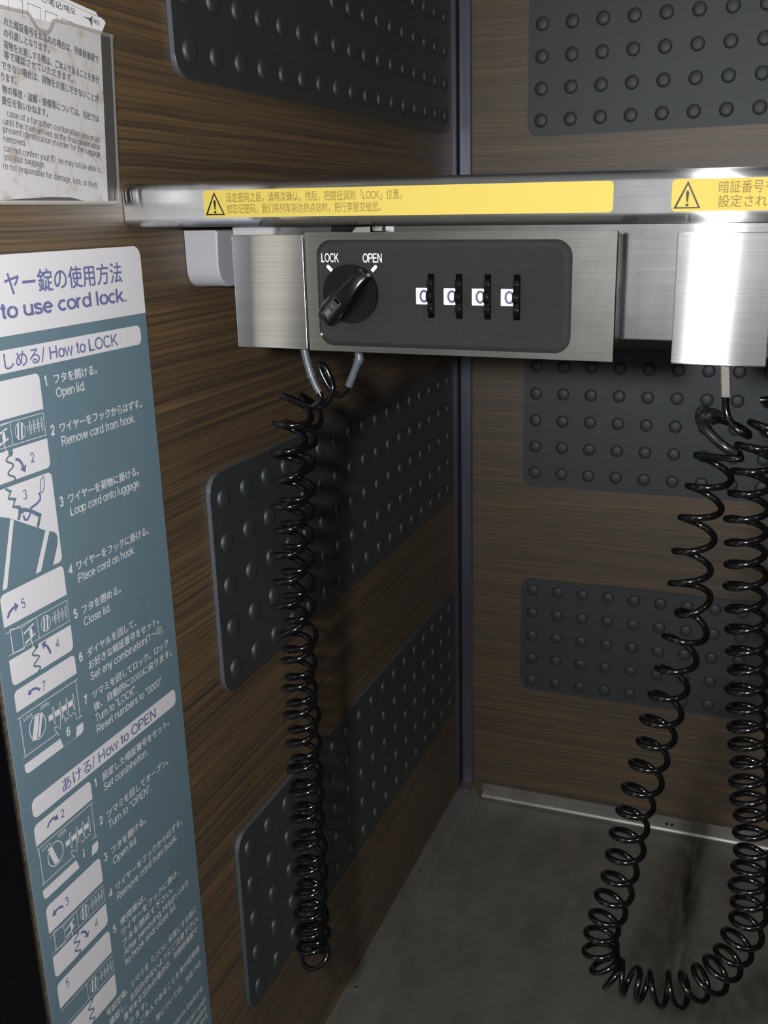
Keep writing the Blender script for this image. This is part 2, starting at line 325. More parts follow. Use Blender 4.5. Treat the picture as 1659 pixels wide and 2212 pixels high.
# ---- a plain grotesque stroke alphabet for the Latin lettering (cap height 0.72)
def AR(cx, cy, rx, ry, d0, d1, n=10): return [(cx + rx * math.cos(math.radians(d0 + (d1 - d0) * i / n)), cy + ry * math.sin(math.radians(d0 + (d1 - d0) * i / n))) for i in range(n + 1)]
RING = lambda cx, cy, rx, ry: AR(cx, cy, rx, ry, 0, 360, 20)
S_ = [(.385, .39), (.35, .455), (.235, .485), (.11, .455), (.08, .385), (.12, .315), (.24, .272), (.36, .232), (.395, .15), (.36, .075), (.235, .045), (.11, .075), (.065, .15)]
ARCH = AR(.24, .33, .17, .155, 180, 0) + [(.41, 0)]
PB = [(.08, .68), (.32, .68)] + AR(.32, .51, .2, .17, 90, -90) + [(.08, .34)]
V = lambda x, a=0, b=.72: [(x, a), (x, b)]
GL = {
 'a': (.50, [AR(.235, .37, .165, .115, 165, 0) + [(.40, 0)], [(.40, .31), (.25, .285)] + AR(.2, .165, .14, .12, 100, 270) + [(.30, .06), (.40, .15)]]),
 'b': (.53, [V(.07), RING(.275, .265, .2, .22)]), 'c': (.47, [AR(.26, .265, .2, .22, 45, 315, 14)]), 'd': (.53, [V(.455), RING(.25, .265, .2, .22)]),
 'e': (.51, [[(.06, .275), (.445, .275)], AR(.25, .265, .2, .22, 0, 318, 16)]), 'f': (.28, [[(.13, 0), (.13, .58)] + AR(.235, .58, .105, .1, 180, 85, 6), [(.02, .485), (.25, .485)]]),
 'g': (.53, [RING(.25, .265, .2, .22), [(.455, .53), (.455, -.04)] + AR(.255, -.04, .2, .125, 0, -150, 8)]), 'h': (.49, [V(.07), ARCH]),
 'i': (.20, [V(.08, 0, .53), V(.08, .63, .72)]), 'k': (.47, [V(.07), [(.41, .53), (.09, .2)], [(.19, .31), (.43, 0)]]), 'l': (.20, [V(.08)]),
 'm': (.74, [V(.07, 0, .53), AR(.21, .36, .14, .125, 180, 0) + [(.35, 0)], AR(.49, .36, .14, .125, 180, 0) + [(.63, 0)]]), 'n': (.49, [V(.07, 0, .53), ARCH]),
 'o': (.51, [RING(.255, .265, .205, .22)]), 'p': (.53, [V(.07, -.19, .53), RING(.275, .265, .2, .22)]), 'r': (.33, [V(.07, 0, .53), AR(.235, .33, .165, .155, 180, 80, 7)]),
 's': (.46, [S_]), 't': (.29, [[(.13, .67), (.13, .14), (.16, .065), (.25, .05)], [(.02, .485), (.25, .485)]]), 'u': (.49, [[(.07, .53), (.07, .2)] + AR(.24, .2, .17, .155, 180, 360), V(.41, 0, .53)]),
 'v': (.44, [[(.03, .53), (.215, .03), (.40, .53)]]), 'w': (.66, [[(.03, .53), (.17, .03), (.32, .50), (.47, .03), (.61, .53)]]), 'y': (.44, [[(.03, .53), (.22, .04)], [(.41, .53), (.2, -.1), (.14, -.16), (.04, -.155)]]),
 'A': (.62, [[(.03, 0), (.3, .72), (.57, 0)], [(.13, .25), (.47, .25)]]), 'C': (.68, [AR(.35, .36, .285, .315, 45, 315, 18)]), 'D': (.67, [[(.08, .04), (.08, .68), (.3, .68)] + AR(.3, .36, .28, .32, 90, -90, 12) + [(.08, .04)]]),
 'E': (.59, [[(.52, .68), (.08, .68), (.08, .04), (.53, .04)], [(.08, .37), (.48, .37)]]), 'H': (.67, [V(.08), V(.55), [(.08, .37), (.55, .37)]]), 'I': (.24, [V(.09)]),
 'K': (.62, [V(.08), [(.55, .72), (.1, .27)], [(.24, .42), (.57, 0)]]), 'L': (.52, [[(.08, .72), (.08, .04), (.48, .04)]]), 'N': (.67, [V(.08), [(.085, .70), (.545, .02)], V(.55)]),
 'O': (.75, [RING(.37, .36, .305, .315)]), 'P': (.60, [V(.08), PB]), 'R': (.64, [V(.08), PB, [(.34, .34), (.53, 0)]]), 'S': (.62, [[(x * 1.32, y * 1.36) for x, y in S_]]),
 'T': (.57, [[(.02, .68), (.54, .68)], V(.28, 0, .68)]), 'X': (.58, [[(.04, .72), (.53, 0)], [(.53, .72), (.04, 0)]]),
 '0': (.52, [RING(.25, .36, .19, .315)]), '1': (.52, [[(.11, .55), (.22, .59), (.28, .72)], V(.28)]), '2': (.52, [[(.07, .50)] + AR(.25, .5, .175, .175, 170, -35, 12) + [(.08, .09), (.07, .045), (.45, .045)]]),
 '3': (.52, [AR(.24, .53, .155, .145, 160, -85), AR(.24, .205, .185, .165, 88, -160, 12)]), '4': (.52, [[(.35, 0), (.35, .69), (.05, .19), (.46, .19)]]),
 '5': (.52, [[(.42, .68), (.14, .68), (.10, .37)] + AR(.25, .245, .185, .2, 138, -150, 14)]), '6': (.52, [RING(.255, .24, .18, .195), [(.42, .57), (.36, .65), (.26, .675), (.16, .62), (.095, .46), (.075, .26)]]),
 '7': (.52, [[(.06, .68), (.45, .68), (.29, .38), (.2, 0)]]), '.': (.22, [V(.09, 0, .1)]), ',': (.22, [[(.10, .09), (.06, -.1)]]), '(': (.28, [AR(.3, .27, .21, .50, 125, 235)]), ')': (.28, [AR(-.03, .27, .21, .50, 55, -55)]),
 '/': (.30, [[(.02, -.05), (.26, .75)]]), '“': (.32, [[(.10, .55), (.06, .64), (.10, .72)], [(.22, .55), (.18, .64), (.22, .72)]]), '”': (.32, [[(.06, .72), (.10, .64), (.06, .55)], [(.18, .72), (.22, .64), (.18, .55)]]), ' ': (.25, []),
}
def runs(s):
    out = []
    for ch in s:
        k = ch in GL
        if out and out[-1][0] == k: out[-1][1] += ch
        else: out.append([k, ch])
    return out
def text(bm, s, a0, a1, b, em, P, d, mi=0, bold=0.0, slope=0.0, lean=0.0):
    """lettering on a plane: ink runs from a0 to a1 on baseline b (at a0), em = type size.
    bold: Latin = stroke weight, East Asian = spread of the strokes"""
    polys = []; x = 0.0; lay = 0; latin = bold if bold > 0.06 else 0.085; spread = bold if bold <= 0.06 else 0.0
    Q = lambda a, b_, d_: (a, b_)
    for isl, r in runs(s):
        if isl:
            for ch in r:
                adv, st = GL[ch]
                for pts in st:
                    t = NB(); ribbon(t, pts, latin, lambda a, b_, d_: Vector((a, b_, 0)), 0)
                    for f in t.faces: polys.append(([(v.co.x + x, v.co.y) for v in f.verts], lay % 7)); lay += 1
                    t.free()
                x += adv
        else:
            cu = bpy.data.curves.new('lettering', 'FONT'); cu.body = r; cu.size = 1.0; cu.resolution_u = 3
            to = bpy.data.objects.new('lettering', cu); me = bpy.data.meshes.new_from_object(to)
            for li, sh in enumerate(((0.0, 0.0),) if spread == 0 else ((-spread / 2, -spread / 4), (spread / 2, -spread / 4), (0.0, spread / 2))):
                for p in me.polygons: polys.append(([(me.vertices[i].co.x + x + sh[0], me.vertices[i].co.y + sh[1]) for i in p.vertices], li))
            bpy.data.objects.remove(to); bpy.data.meshes.remove(me); bpy.data.curves.remove(cu)
            x += len(r)
    xs = [q[0] for p, _ in polys for q in p]; up = (P(0, 0, 1) - P(0, 0, 0)) * (1 if P(0, 0, 1).x > 0.5 else -1)
    x0, x1 = min(xs), max(xs); k = (a1 - a0) / (x1 - x0) if a1 is not None else em * 0.85
    for p, li in polys:
        vs = [bm.verts.new(P(a0 + (q[0] - x0) * k + q[1] * em * lean, b + q[1] * em + slope * (q[0] - x0) * k, d) + up * li * 0.00003) for q in p]
        try: f = bm.faces.new(vs); f.material_index = mi
        except ValueError: pass
def tz(x): return -0.013 * (x - 0.17)       # the rail and lock row sag slightly to the right
def sag(bm):
    for v in bm.verts: v.co.z += tz(v.co.x)
    return bm
NB = bmesh.new

# ================================================================== structure
bm = NB(); box(bm, -0.03, 0.0, -0.674, 0.03, -0.14, 1.15); tag(obj('wall_left', bm, M_WOODL, smooth=0), kind='structure')
bm = NB(); box(bm, 0.0, 0.74, 0.0, 0.03, -0.14, 1.15); tag(obj('wall_back', bm, M_WOODL, smooth=0), kind='structure')
bm = NB(); box(bm, 0.0, 0.74, -0.68, 0.0, -0.012, 0.0); tag(obj('floor', bm, M_FLOOR, smooth=0), kind='structure')
bm = NB()                                        # corner profile: thin ridge, dark groove, flat grey face
prism(bm, [(0.0032, -0.0002), (0.0032, -0.0028), (0.0042, -0.0036), (0.0142, -0.0036), (0.0152, -0.0026), (0.0152, -0.0002)], lambda a, b, d: Vector((a, b, d)), 0.0175, 1.14)
prism(bm, [(0.0002, -0.0150), (0.0014, -0.0150), (0.0018, -0.0125), (0.0018, -0.0075), (0.0012, -0.0060), (0.0002, -0.0060)], lambda a, b, d: Vector((a, b, d)), 0.0125, 1.14)
t1 = tag(obj('trim_1', bm, M_TRIM, smooth=40), kind='structure')
bm = NB(); prism(bm, [(0.0001, -0.0061), (0.0012, -0.0061), (0.0031, -0.0026), (0.0031, -0.0001), (0.0001, -0.0001)], lambda a, b, d: Vector((a, b, d)), 0.0175, 1.14)
obj('groove_strip', bm, M_GROOVE, t1, smooth=0)  # dark strip filling the groove between ridge and grey face
bm = NB(); prism(bm, rrect(-0.030, 0.0035, -0.7045, -0.6745, 0.0030), lambda a, b, d: Vector((a, b, d)), -0.14, 1.15)
tag(obj('trim_2', bm, M_POST, smooth=50), kind='structure')
bm = NB()                                        # ledge of the floor tray along the left wall
prism(bm, [(0.0002, 0.0001), (0.0002, 0.0120), (0.0165, 0.0120), (0.0190, 0.0113), (0.0208, 0.0095), (0.0235, 0.0022), (0.0256, 0.0004), (0.0262, 0.0001)], lambda a, b, d: Vector((a, d, b)), -0.675, -0.0002)
t3 = tag(obj('trim_3', bm, M_FLOOR, smooth=60), kind='structure')
def screw(parent, c, ax, r=0.0024):
    bm = NB(); rings = []
    a = Vector(ax); u = a.orthogonal().normalized(); v = a.cross(u)
    for rr, h in ((r, 0.0), (r * 0.9, 0.0006), (r * 0.55, 0.0011), (r * 0.22, 0.0012)):
        rings.append([bm.verts.new(Vector(c) + a * h + (u * math.cos(k * PI / 8) + v * math.sin(k * PI / 8)) * rr) for k in range(16)])
    for i in range(3):
        for k in range(16): bm.faces.new((rings[i][k], rings[i][(k + 1) % 16], rings[i + 1][(k + 1) % 16], rings[i + 1][k]))
    bm.faces.new(rings[-1]); bm.faces.new(rings[0][::-1])
    return obj('screw', bm, M_SCREW, parent)
for yy in (-0.335, -0.168, -0.012): screw(t3, (0.0095, yy, 0.0120), (0, 0, 1))
bm = NB()                                        # upturned back lip of the tray with its rounded fold
prism(bm, [(-0.0003, 0.0003), (-0.0003, 0.0185), (-0.0014, 0.0185), (-0.0016, 0.0060), (-0.0021, 0.0038), (-0.0032, 0.0020), (-0.0050, 0.0008), (-0.0080, 0.0003)], lambda a, b, d: Vector((d, a, b)), 0.0263, 0.74)
t4 = tag(obj('trim_4', bm, M_LIP, smooth=60), kind='structure')
screw(t4, (0.0308, -0.0016, 0.0075), (0, -1, 0), 0.0018)
for xx in (0.232, 0.2375):
    bm = NB(); prism(bm, circle(xx, 0.0095, 0.0016, n=14), PF, -0.00155, -0.0018); obj('rivet_hole', bm, M_HOLE, t4, smooth=0)

# ================================================================== studded rubber mats
def mat_mesh(P, th, a0, a1, b0, b1, ca, cb, cols, rows, pitch=0.0273, r=0.0062):
    bm = NB(); prism(bm, rrect(a0, a1, b0, b1, 0.011, 8), P, 0.0002, th, 0.0004, 1)
    for f in bm.faces:
        f.normal_update(); nn = P(0, 0, 1) - P(0, 0, 0)
        f.material_index = 0 if abs(f.normal.dot(nn)) > 0.9 else 1
    for i in range(cols):
        for j in range(rows):
            a, b = ca + i * pitch, cb + j * pitch; t = NB(); rings = []
            for rr, h in ((1.0, -0.0002), (0.97, 0.0006), (0.89, 0.0014), (0.72, 0.0020), (0.42, 0.0023)):
                rings.append([t.verts.new(P(a + r * rr * math.cos(k * PI / 10), b + r * rr * math.sin(k * PI / 10), th + h)) for k in range(20)])
            top = t.verts.new(P(a, b, th + 0.0024))
            for q in range(4):
                for k in range(20): t.faces.new((rings[q][k], rings[q][(k + 1) % 20], rings[q + 1][(k + 1) % 20], rings[q + 1][k]))
            for k in range(20): t.faces.new((rings[4][k], rings[4][(k + 1) % 20], top))
            merge(bm, t)
    return bm
PBW = lambda a, b, d: Vector((a, -d, b))          # back wall, standing off towards the camera
G = 'studded rubber mats lining the rack'
for nm, z0, z1, zr, lab in (('u', 0.7160, 0.8560, 0.7300, 'black studded rubber mat on the left wall above the steel rail'),
                            ('m', 0.3644, 0.5035, 0.3783, 'black studded rubber mat on the left wall directly behind the double hanging cord'),
                            ('l', 0.1253, 0.2629, 0.1390, 'lowest black studded rubber mat on the left wall, near the steel floor')):
    tag(obj('rubber_mat', mat_mesh(PL, 0.0030, -0.4953, -0.0300, z0, z1, -0.4815, zr, 17, 5), None, smooth=40, mats=[M_RUBBER, M_EDGE]), lab, 'mat', G)
for z0, z1, zr, lab in ((0.7118, 0.8510, 0.7250, 'grey-black studded rubber mat on the back wall above the steel rail'),
                        (0.3755, 0.5150, 0.3897, 'grey-black studded rubber mat on the back wall just below the lock boxes'),
                        (0.1457, 0.2739, 0.1570, 'lowest grey-black studded rubber mat on the back wall, beside the loop of cord')):
    tag(obj('rubber_mat', mat_mesh(PBW, 0.0030, 0.0693, 0.5350, z0, z1, 0.0815, zr, 17, 5, 0.0271 if zr > 0.2 else 0.0262), None, smooth=40, mats=[M_RUBBER, M_EDGE]), lab, 'mat', G)

# ================================================================== rail, shelf, plate, bracket
rail = thing('shelf_rail', (0.31, -0.542, 0.642), 'polished stainless steel front rail running across the rack above the lock box', 'rail')
bm = NB(); prism(bm, rrect(-0.548, -0.530, 0.6403, 0.6607, 0.0042, 6), lambda a, b, d: Vector((d, a, b)), 0.0003, 0.62)
for v in bm.verts: v.co.z += tz(v.co.x)
obj('rail_bar', bm, M_STEELP, rail, smooth=50)
cl = NB(); box(cl, 0.1085, 0.1290, -0.5455, -0.5340, 0.6378, 0.6401, 0.0003)
k1 = obj('retaining_clip', sag(cl), M_BLACK, rail, smooth=30)
cl = NB(); prism(cl, [(0.1195, 0.6374), (0.1285, 0.6374), (0.1285, 0.6399), (0.1215, 0.6396)], PF, -0.5475, -0.5456)
obj('spring_tab', sag(cl), M_LIP, k1, smooth=0)
bm = NB(); box(bm, 0.0025, 0.62, -0.5298, -0.004, 0.6485, 0.6550, 0.0008); sag(bm)
tag(obj('luggage_shelf', bm, M_STEEL, smooth=30), 'flat steel luggage shelf edge-on behind the front rail', 'shelf')
bm = NB(); box(bm, 0.050, 0.62, -0.532, -0.5285, 0.5918, 0.6401, 0.0006); sag(bm)
tag(obj('mounting_plate', bm, M_STEELP, smooth=30), 'long plain steel mounting plate behind the lock boxes under the rail', 'plate')
bm = NB(); pr = [(-0.450, 0.6102), (-0.450, 0.6400), (-0.496, 0.6400), (-0.496, 0.6205)]
pr += [(-0.486 + 0.010 * math.cos(t), 0.6202 + 0.010 * math.sin(t)) for t in [PI + i * PI / 16 for i in range(1, 9)]]
prism(bm, pr, lambda a, b, d: Vector((d, a, b)), 0.0003, 0.0200, 0.0012, 3)
tag(obj('wall_bracket', bm, M_ALU, smooth=40), 'light grey rounded bracket on the wood wall under the rail end', 'bracket')

# ---- yellow caution labels on the rail
def caution(x0, lab, cat='label'):
    bm = NB(); t = thing('caution_label', (x0 + 0.09, -0.5483, 0.6443), lab, cat, 'yellow caution labels on the rail')
    prism(bm, rrect(x0, x0 + 0.1895, 0.6446, 0.6568, 0.0018, 5), PF, -0.54803, -0.54822); obj('backing', sag(bm), M_YEL, t, smooth=0)
    bm = NB(); c = x0 + 0.0060
    tri = [(c - 0.0046, 0.64595), (c + 0.0046, 0.64595), (c, 0.65535)]
    ribbon(bm, tri, 0.0007, PF, -0.54829, closed=True)
    flat(bm, circle(c, 0.6470, 0.0006, n=14), PF, -0.54829)
    flat(bm, [(c - 0.00028, 0.6481), (c + 0.00028, 0.6481), (c + 0.0006, 0.6514), (c + 0.0005, 0.6521), (c, 0.6525), (c - 0.0005, 0.6521), (c - 0.0006, 0.6514)], PF, -0.54829)
    link('warning_triangle', sag(bm), M_INKB, t, smooth=0)
    return t
cl1 = caution(0.0450, 'yellow caution label with two lines of Chinese text on the rail above the left lock', 'label')
bm = NB()
text(bm, '设定密码之后，请再次确认。然后，把提扭调到「LOCK」位置。', 0.0572, 0.1440, 0.65165, 0.0046, PF, -0.54829)
text(bm, '如忘记密码，我们将列车到达终点站时，把行李提交给您。', 0.0574, 0.1340, 0.64665, 0.0046, PF, -0.54829)
link('lettering', sag(bm), M_INKT, cl1, smooth=0)
cl2 = caution(0.2572, 'yellow caution label with Japanese text at the right edge of the picture', 'label')
bm = NB()
text(bm, '暗証番号を設定される前に、ツマミが「OPEN」の位置に', 0.2748, 0.3820, 0.65165, 0.0050, PF, -0.54829)
text(bm, '設定されていることをご確認ください。', 0.2748, 0.3540, 0.64635, 0.0050, PF, -0.54829)
link('lettering', sag(bm), M_INKT, cl2, smooth=0)

# ================================================================== combination locks
YF = -0.567
def make_lock(label):
    L = thing('combination_lock', (0.155, -0.55, 0.587), label, 'lock', 'cord lock boxes under the rail')
    bm = NB(); box(bm, 0.0710, 0.2372, -0.5648, -0.5322, 0.5905, 0.6362, 0.0008); obj('housing', sag(bm), M_STEEL, L, smooth=30)
    bm = NB()                                                    # hinged hook cover: folded sheet with a slight bow
    prism(bm, rrect(0.0690, 0.1043, 0.5874, 0.6371, 0.0006, 3), PF, -0.5655, YF, 0.0005, 2)
    box(bm, 0.0690, 0.0702, YF + 0.0004, -0.5420, 0.5880, 0.6365, 0.0004); box(bm, 0.0692, 0.1040, YF + 0.0006, -0.5640, 0.6356, 0.6370, 0.0004)
    obj('lid', sag(bm), M_STEELP, L, smooth=30)
    # face plate: frame with a rounded opening
    o = rrect(0.1053, 0.2397, 0.5871, 0.6379, 0.0008, 4); hl = rrect(0.1108, 0.2224, 0.5897, 0.6348, 0.0068, 10)
    bm = NB(); t = NB()
    def ring(a, da, b, db):
        A = [t.verts.new(PF(p, q, da)) for p, q in a]; B = [t.verts.new(PF(p, q, db)) for p, q in b]
        return A, B
    import mathutils
    n = len(hl)
    def resample(poly, m, c=(0.1666, 0.6122)):
        out = []
        for (p, q) in hl:
            d = Vector((p - c[0], q - c[1])); best = None
            for i in range(len(poly)):
                a, b = Vector(poly[i]) - Vector(c), Vector(poly[(i + 1) % len(poly)]) - Vector(c)
                e = b - a; den = d.x * e.y - d.y * e.x
                if abs(den) < 1e-12: continue
                k = (a.x * e.y - a.y * e.x) / den; u = (a.x * d.y - a.y * d.x) / den
                if k > 0 and -1e-6 <= u <= 1 + 1e-6: best = k if best is None else min(best, k)
            out.append((c[0] + d.x * best, c[1] + d.y * best))
        return out
    ob = [(0.1053, 0.5871), (0.2397, 0.5871), (0.2397, 0.6379), (0.1053, 0.6379)]
    ro = resample(ob, n)
    # put exact corners where the nearest ray lands
    for cx_, cz_ in ob:
        i = min(range(n), key=lambda i: (ro[i][0] - cx_) ** 2 + (ro[i][1] - cz_) ** 2); ro[i] = (cx_, cz_)
    lev = [(ro, -0.5651), (ro, YF + 0.0003), ([(p * 0.997 + 0.1725 * 0.003, q * 0.997 + 0.6125 * 0.003) for p, q in ro], YF), (hl, YF), (hl, -0.5651)]
    R = [[t.verts.new(PF(p, q, d)) for p, q in pts] for pts, d in lev]
    for i in range(len(R) - 1):
        for k in range(n): t.faces.new((R[i][k], R[i][(k + 1) % n], R[i + 1][(k + 1) % n], R[i + 1][k]))
    for k in range(n): t.faces.new((R[-1][k], R[-1][(k + 1) % n], R[0][(k + 1) % n], R[0][k]))
    merge(bm, t); obj('face_plate', sag(bm), M_STEEL, L, smooth=25)
    # dial panel: a shallow pillowed plate with rolled edges
    bm = NB(); YP = -0.5695
    def inset(pts, e):
        x0, x1, z0, z1 = 0.1108, 0.2224, 0.5897, 0.6348
        return [((p - 0.1666) * (1 - e / 0.0558) + 0.1666, (q - 0.61225) * (1 - e / 0.02255) + 0.61225) for p, q in pts]
    lv = [(inset(hl, a), d, 0) for a, d in ((0.0, -0.5650), (0.0003, -0.5658), (0.0021, -0.5688), (0.0025, -0.56925), (0.0030, -0.56945), (0.0036, YP))]
    R = [[bm.verts.new(PF(p, q, d)) for p, q in pts] for pts, d, _ in lv]
    for i in range(len(R) - 1):
        for k in range(n): bm.faces.new((R[i][k], R[i][(k + 1) % n], R[i + 1][(k + 1) % n], R[i + 1][k]))
    bm.faces.new(R[-1])
    pan = obj('dial_panel', sag(bm), M_PANEL, L, smooth=32)
    bm = NB()
    text(bm, 'LOCK', 0.1142, 0.1224, 0.6257, 0.0052, PF, YP - 0.0001, bold=0.10)
    text(bm, 'OPEN', 0.1336, 0.1423, 0.6256, 0.0052, PF, YP - 0.0001, bold=0.10)
    for cx_, cz_, an in ((0.1179, 0.6232, -PI / 4), (0.1387, 0.6232, PI / 4)):
        pts = rrect(-0.0016, 0.0016, -0.00075, 0.00075, 0.00074, 5, (1, 0, 0, 1) if an < 0 else (0, 1, 1, 0))
        flat(bm, [(cx_ + p * math.cos(an) - q * math.sin(an), cz_ + p * math.sin(an) + q * math.cos(an)) for p, q in pts], PF, YP - 0.0001)
    link('lettering', sag(bm), M_WINK, pan, smooth=0)
    # knob
    kx, kz = 0.1279, 0.6125
    bm = NB(); prism(bm, circle(kx, kz, 0.0124, n=56), PF, YP + 0.0002, YP - 0.0026, 0.0009, 3)
    kn = obj('knob', sag(bm), M_BLACK, L, smooth=40)
    bm = NB(); ax = Vector((math.cos(PI / 4 + 0.02), math.sin(PI / 4 + 0.02))); sd = Vector((-ax.y, ax.x)); prof = []
    st = [(-0.0152, 0.0030, 0.0046), (-0.0148, 0.0038, 0.0066), (-0.0125, 0.0046, 0.0076), (-0.009, 0.0051, 0.0080), (-0.004, 0.0050, 0.0082), (0.001, 0.0044, 0.0082), (0.0055, 0.0035, 0.0078), (0.0095, 0.0030, 0.0070), (0.0122, 0.0030, 0.0058), (0.0128, 0.0024, 0.0040)]
    rings = []
    for t_, wd, h in st:
        cr_ = []
        sec = [(-1, 0), (-1, 0.55), (-0.94, 0.80), (-0.78, 0.95), (-0.5, 1.0), (0.5, 1.0), (0.78, 0.95), (0.94, 0.80), (1, 0.55), (1, 0)]
        for a, b in sec:
            p = ax * t_ + sd * (wd * a); cr_.append(bm.verts.new(PF(kx + p.x, kz + p.y, YP - 0.0024 - h * b)))
        rings.append(cr_)
    for i in range(len(rings) - 1):
        for k in range(9): bm.faces.new((rings[i][k], rings[i][k + 1], rings[i + 1][k + 1], rings[i + 1][k]))
    bm.faces.new(rings[0]); bm.faces.new(rings[-1])
    gr = obj('grip', sag(bm), M_BLACK, kn, smooth=38)
    def ob_rect(t0, t1, w2, d0, d1, b_):
        ps = [ax * t0 - sd * w2, ax * t1 - sd * w2, ax * t1 + sd * w2, ax * t0 + sd * w2]
        prism(b_, [(kx + p.x, kz + p.y) for p in ps], PF, d0, d1)
    bm = NB(); yt = YP - 0.0024 - 0.0081
    ribbon(bm, [(kx + (ax * a + sd * b).x, kz + (ax * a + sd * b).y) for a, b in ((-0.0122, -0.0017), (-0.0028, -0.0017), (-0.0028, 0.0017), (-0.0122, 0.0017))], 0.0005, PF, yt - 0.0002, closed=True)
    ob_rect(-0.0119, -0.0030, 0.0014, yt + 0.0006, yt - 0.0001, bm)
    obj('key_slot', sag(bm), M_GROOVE, kn, smooth=0)
    bm = NB(); ob_rect(-0.0113, -0.0085, 0.0010, yt - 0.0001, yt - 0.00025, bm); ob_rect(-0.0066, -0.0060, 0.0010, yt - 0.0001, yt - 0.00025, bm)
    obj('slot_insert', sag(bm), M_SLEEVE, kn, smooth=0)
    # four thumbwheels with a number tile each
    for i in range(4):
        x0 = 0.1627 + i * 0.01222
        bm = NB(); prism(bm, rrect(x0 - 0.0001, x0 + 0.0027, 0.6030, 0.6212, 0.0002, 2), PF, YP + 0.0001, YP - 0.00006)
        sl = obj('wheel_slot', sag(bm), M_HOLE, L, smooth=0)
        bm = NB(); rr = 0.0121; cy = YP - 0.0040 + rr; cz_ = 0.6121; N_ = 120
        pts = []
        for k in range(N_):
            a = 2 * PI * k / N_; q = rr - 0.0018 * (0.5 - 0.5 * math.cos(12 * a)) ** 2
            pts.append((cy + q * math.cos(a + PI), cz_ + q * math.sin(a + PI)))
        prism(bm, pts, lambda a, b, d: Vector((d, a, b)), x0 + 0.0002, x0 + 0.0025, 0.0002, 2)
        obj('thumbwheel', sag(bm), M_BLACK, L, smooth=35)
        bm = NB(); prism(bm, rrect(x0 - 0.0054, x0 - 0.0001, 0.6086, 0.6154, 0.0003, 2), PF, YP + 0.0001, YP - 0.00010)
        tl = obj('number_tile', sag(bm), M_TILE, L, smooth=0)
        bm = NB(); ribbon(bm, circle(x0 - 0.0018, 0.6120, 0.0016, 0.0022, 32), 0.0009, PF, YP - 0.00016, closed=True)
        link('numeral', sag(bm), M_INKP, tl, smooth=0)
    return L
lock = make_lock('steel combination lock box with black dial panel, under the yellow Chinese label')
copy_tree(lock, (0.1930, 0, tz(0.193 + 0.17)), label='second lock box at the right edge, only its blank steel lid in view')

# ================================================================== coiled cords
RC=[ (0.0,0.2805,0.5444),(1.0,0.2779,0.5310),(2.0,0.2754,0.5176),(3.0,0.2745,0.5028),(4.0,0.2737,0.4891),(5.0,0.2766,0.4746),(6.0,0.2719,0.4612),(7.0,0.2693,0.4464),(8.0,0.2672,0.4331),(9.0,0.2649,0.4201),(10.0,0.2631,0.4082),(11.0,0.2602,0.3960),(12.0,0.2576,0.3830),(13.0,0.2551,0.3705),(14.0,0.2535,0.3577),(15.0,0.2519,0.3452),(16.0,0.2495,0.3320),(17.0,0.2471,0.3204),(18.0,0.2442,0.3087),(19.0,0.2428,0.2982),(20.0,0.2427,0.2891),(21.0,0.2454,0.2810),(22.0,0.2496,0.2763),(23.0,0.2565,0.2755),(24.0,0.2636,0.2736),(25.0,0.2732,0.2750),(26.0,0.2814,0.2769),(27.0,0.2895,0.2825),(28.0,0.2961,0.2895),(29.0,0.3014,0.2985),(30.0,0.3048,0.3078),(31.5,0.3095,0.3237),(32.5,0.3097,0.3343),(33.5,0.3088,0.3436),(34.5,0.3084,0.3530),(35.5,0.3090,0.3619),(36.5,0.3083,0.3717),(37.5,0.3075,0.3809),(38.5,0.3061,0.3894),(39.5,0.3049,0.3977),(40.5,0.3041,0.4072),(41.5,0.3031,0.4163),(42.5,0.3019,0.4245),(43.5,0.3011,0.4334),(44.5,0.3005,0.4425),(45.5,0.2999,0.4518),(46.5,0.2989,0.4607),(47.5,0.2982,0.4707),(48.5,0.2972,0.4800),(49.5,0.2965,0.4903),(50.5,0.2958,0.5002),(51.5,0.2948,0.5096),(52.5,0.2945,0.5194),(53.5,0.2950,0.5302),(54.5,0.2957,0.5397),(55.5,0.2968,0.5496),(56.5,0.2997,0.5580),(57.5,0.3039,0.5669) ]
RP=[ (0.2827,-0.5500,0.5722),(0.2832,-0.5500,0.5665),(0.2847,-0.5510,0.5620),(0.2878,-0.5530,0.5587),(0.2912,-0.5530,0.5564),(0.2929,-0.5500,0.5551),(0.2917,-0.5460,0.5561),(0.2879,-0.5460,0.5583),(0.2831,-0.5500,0.5608),(0.2796,-0.5540,0.5623),(0.2765,-0.5550,0.5639),(0.2748,-0.5530,0.5642),(0.2742,-0.5500,0.5613),(0.2758,-0.5490,0.5573),(0.2799,-0.5490,0.5530),(0.2838,-0.5490,0.5499),(0.2870,-0.5500,0.5484),(0.2898,-0.5520,0.5475),(0.2903,-0.5550,0.5468),(0.2888,-0.5575,0.5471) ]
LA=[ (0,0.0930,0.5621),(1,0.0887,0.5493),(2,0.0864,0.5358),(3,0.0878,0.5224),(4,0.0854,0.5090),(5,0.0851,0.4970),(6,0.0838,0.4840),(7,0.0831,0.4700),(8,0.0825,0.4574),(9,0.0852,0.4429),(10,0.0856,0.4277),(11,0.0849,0.4119),(12,0.0851,0.3970),(13,0.0852,0.3805),(14,0.0859,0.3656),(15,0.0859,0.3514),(16,0.0849,0.3343),(17,0.0851,0.3178),(18,0.0850,0.3024),(19,0.0850,0.2873),(20,0.0845,0.2737),(21,0.0841,0.2612) ]
